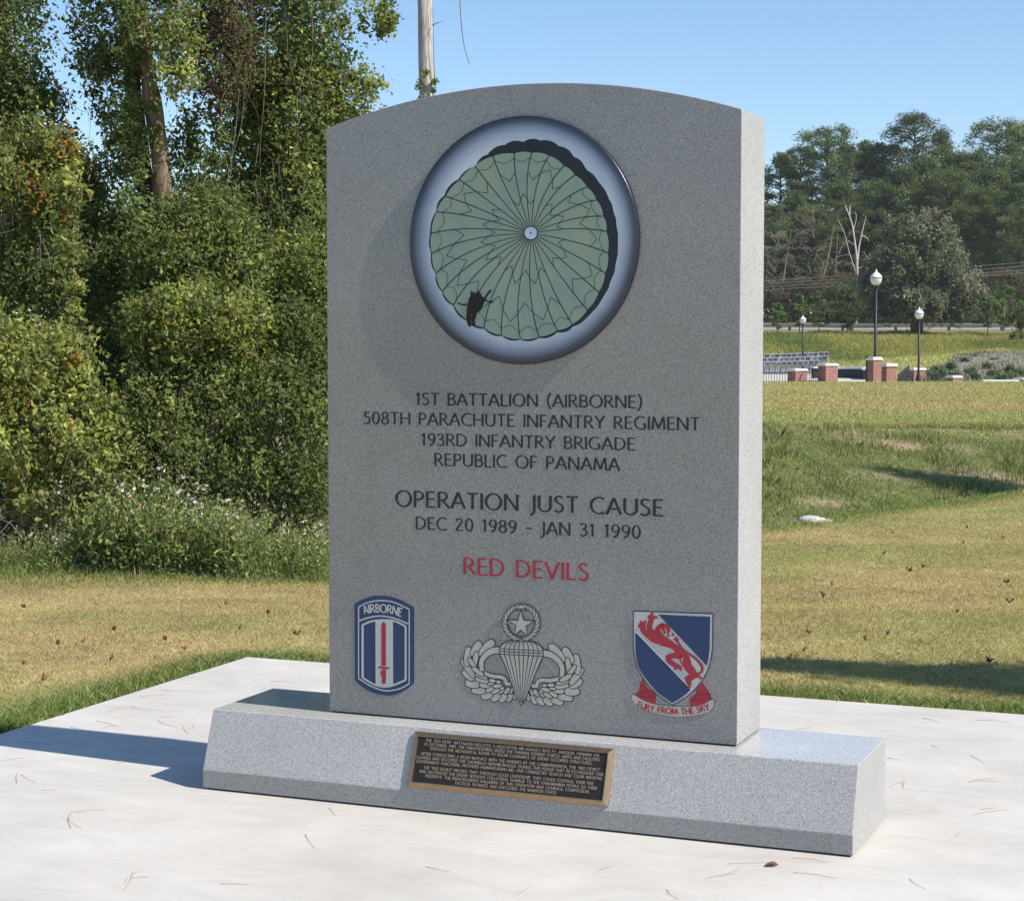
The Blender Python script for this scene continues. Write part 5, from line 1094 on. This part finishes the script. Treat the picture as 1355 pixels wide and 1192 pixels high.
# grey bare trees and the dead snag
def bare_tree(name, label, u, d, h, mat, pts=None, nb=26, thick=.16):
    r_ = rooted(name, u, d); tag(r_, label, "tree"); g0 = np.array(r_.location); parts = []
    if pts:
        for P, rr in pts: Q = np.array([at(a, b, d) for a, b in smooth(P, 4)]); parts.append(tube(Q, np.linspace(rr, rr * .35, len(Q)), 6))
        V, F = cat(parts); npmesh("trunk", V, F, M[mat], r_, smooth=True); return reparent(r_)
    parts.append(tube(wander(g0 - (0, 0, .2), (random.uniform(-.15, .15), 0, 1), h, 10, .06), np.linspace(thick, .04, 11), 7)); br_ = []
    for k in range(nb):
        a = random.uniform(0, 6.28); z = random.uniform(.3, .95) * h; P = wander(g0 + (0, 0, z), (math.cos(a), math.sin(a), random.uniform(.1, .9)), random.uniform(.2, .42) * h, 9, .25, .02); parts.append(tube(P, np.linspace(.05, .014, len(P)), 5))
        for q in range(6):
            P2 = wander(P[random.randint(3, 9)], rng.normal(size=3) + (0, 0, .3), random.uniform(.6, 1.8), 6, .3); br_.append(tube(P2, np.linspace(.022, .008, len(P2)), 4))
    V, F = cat(parts); npmesh("trunk", V, F, M[mat], r_, smooth=True); V, F = cat(br_); npmesh("twigs", V, F, M[mat], r_, smooth=True); return reparent(r_)
M['bone'] = bark("bleached_dead_wood", (.42, .37, .33), (.70, .64, .58), 6)
bare_tree("dead_tree", "bleached forked dead trunk standing before the far wood", 1134, 206, 0, 'bone', [([(1133, 432), (1134, 400), (1134, 350), (1131, 320), (1127, 295), (1118, 272)], .17), ([(1134, 352), (1137, 325), (1143, 298)], .13), ([(1124, 285), (1125, 272)], .09), ([(1140, 312), (1146, 314), (1150, 320)], .07), ([(1134, 356), (1142, 353), (1148, 355)], .06), ([(1133, 362), (1124, 335), (1117, 308), (1108, 290)], .06), ([(1129, 305), (1133, 290), (1132, 280)], .05), ([(1131, 325), (1122, 318)], .04), ([(1143, 298), (1146, 286)], .05)])
bare_tree("bare_tree", "grey leafless tree left of the dead trunk in the far wood", 1075, 208, hpx(285, 208, 1075), 'twig', None, 22)
bare_tree("bare_tree", "grey leafless tree close to the slab's right side in the far wood", 1024, 206, hpx(300, 206, 1024), 'twig', None, 22)
bare_tree("bare_tree", "thin grey leafless tree between the two bare trees and the dead trunk", 1106, 210, hpx(305, 210, 1106), 'twig', None, 14, .1)
# low planting on the mulch bed
sp_ = [(1200, 497), (1222, 492), (1240, 488), (1258, 484), (1275, 478), (1290, 474), (1300, 470), (1215, 501), (1238, 499), (1262, 496), (1285, 491), (1306, 484), (1318, 478), (1246, 493), (1290, 498), (1315, 494), (1335, 488), (1340, 498), (1325, 501), (1350, 493)]
for k, (u, v) in enumerate(sp_):
    d = 99 + (503 - v) * .75; m = mound("bed_shrub", "low dark green juniper on the mulch bed at the far right", u, v, 7, 2.2, d, [(.11, .15, .085), (.14, .18, .095)], .13, 12, 36, .18, "shrub", "junipers on the mulch bed")
for u, v, r1 in ((1240, 462, 18), (1225, 455, 10), (1272, 462, 12), (1190, 462, 10), (1205, 445, 14)):
    pass
ditch_shade_spot = hit(1318, 650)
# trees outside the picture: one shades the lawn, one added to darken the ditch
for (sx_, sy_, z_, lab, sc_) in ((2.15, 8.92, 5.2, "pine standing outside the picture on the right, shading the lawn by the pad", (.62, .26, .36)), (*ditch_shade_spot[:2], 7.5, "unseen pine added outside the picture on the right to darken the ditch", (.75, .50, .5))):
    k_ = z_ / sun_v.z; cx_, cy_ = sx_ + sun_v.x * k_, sy_ + sun_v.y * k_; zb = float(terrain(cx_, cy_)); r_ = empty("pine_tree", (cx_, cy_, zb)); tag(r_, lab, "pine")
    V, F = tube([(0, 0, -.2), (.05, 0, z_ * .6), (0, 0, z_ + .6)], [.09, .07, .03], 8); npmesh("trunk", V, F, M['bark_pine'], r_, smooth=True)
    ax = np.array([cY, sY, 0]); a_ = rng.beta(1.2, 2.5, 3400) * 2 - .8; P = rng.normal(size=(3400, 3)) * (sc_[1] * np.clip(1.15 - .6 * (a_ + .8), .25, 2))[:, None] * (.6 + .8 * vnoise(a_ * 3, a_ * 0, .5, 5))[:, None]
    P = P - np.outer(a_ * sc_[0] * 2.2, ax); P[:, 2] += z_
    V, F = leaf_cards(P, .16, .35, .5); npmesh("crown", V, F, M['needle'], r_, colors=palette(len(P), PN))

# thin air between here and the far wood
hz = bpy.data.materials.new("thin_haze"); hz.use_nodes = True; hz.node_tree.nodes.clear()
ho = hz.node_tree.nodes.new("ShaderNodeOutputMaterial"); hv = hz.node_tree.nodes.new("ShaderNodeVolumePrincipled")
hv.inputs["Color"].default_value = (.90, .94, 1.0, 1); hv.inputs["Density"].default_value = HAZE; hz.node_tree.links.new(hv.outputs[0], ho.inputs["Volume"])
V, F = box(-650, 650, -310, 910, -3.0, 40)
tag(npmesh("haze", V, F, hz), "thin bluish haze in the air", "haze", kind="stuff")
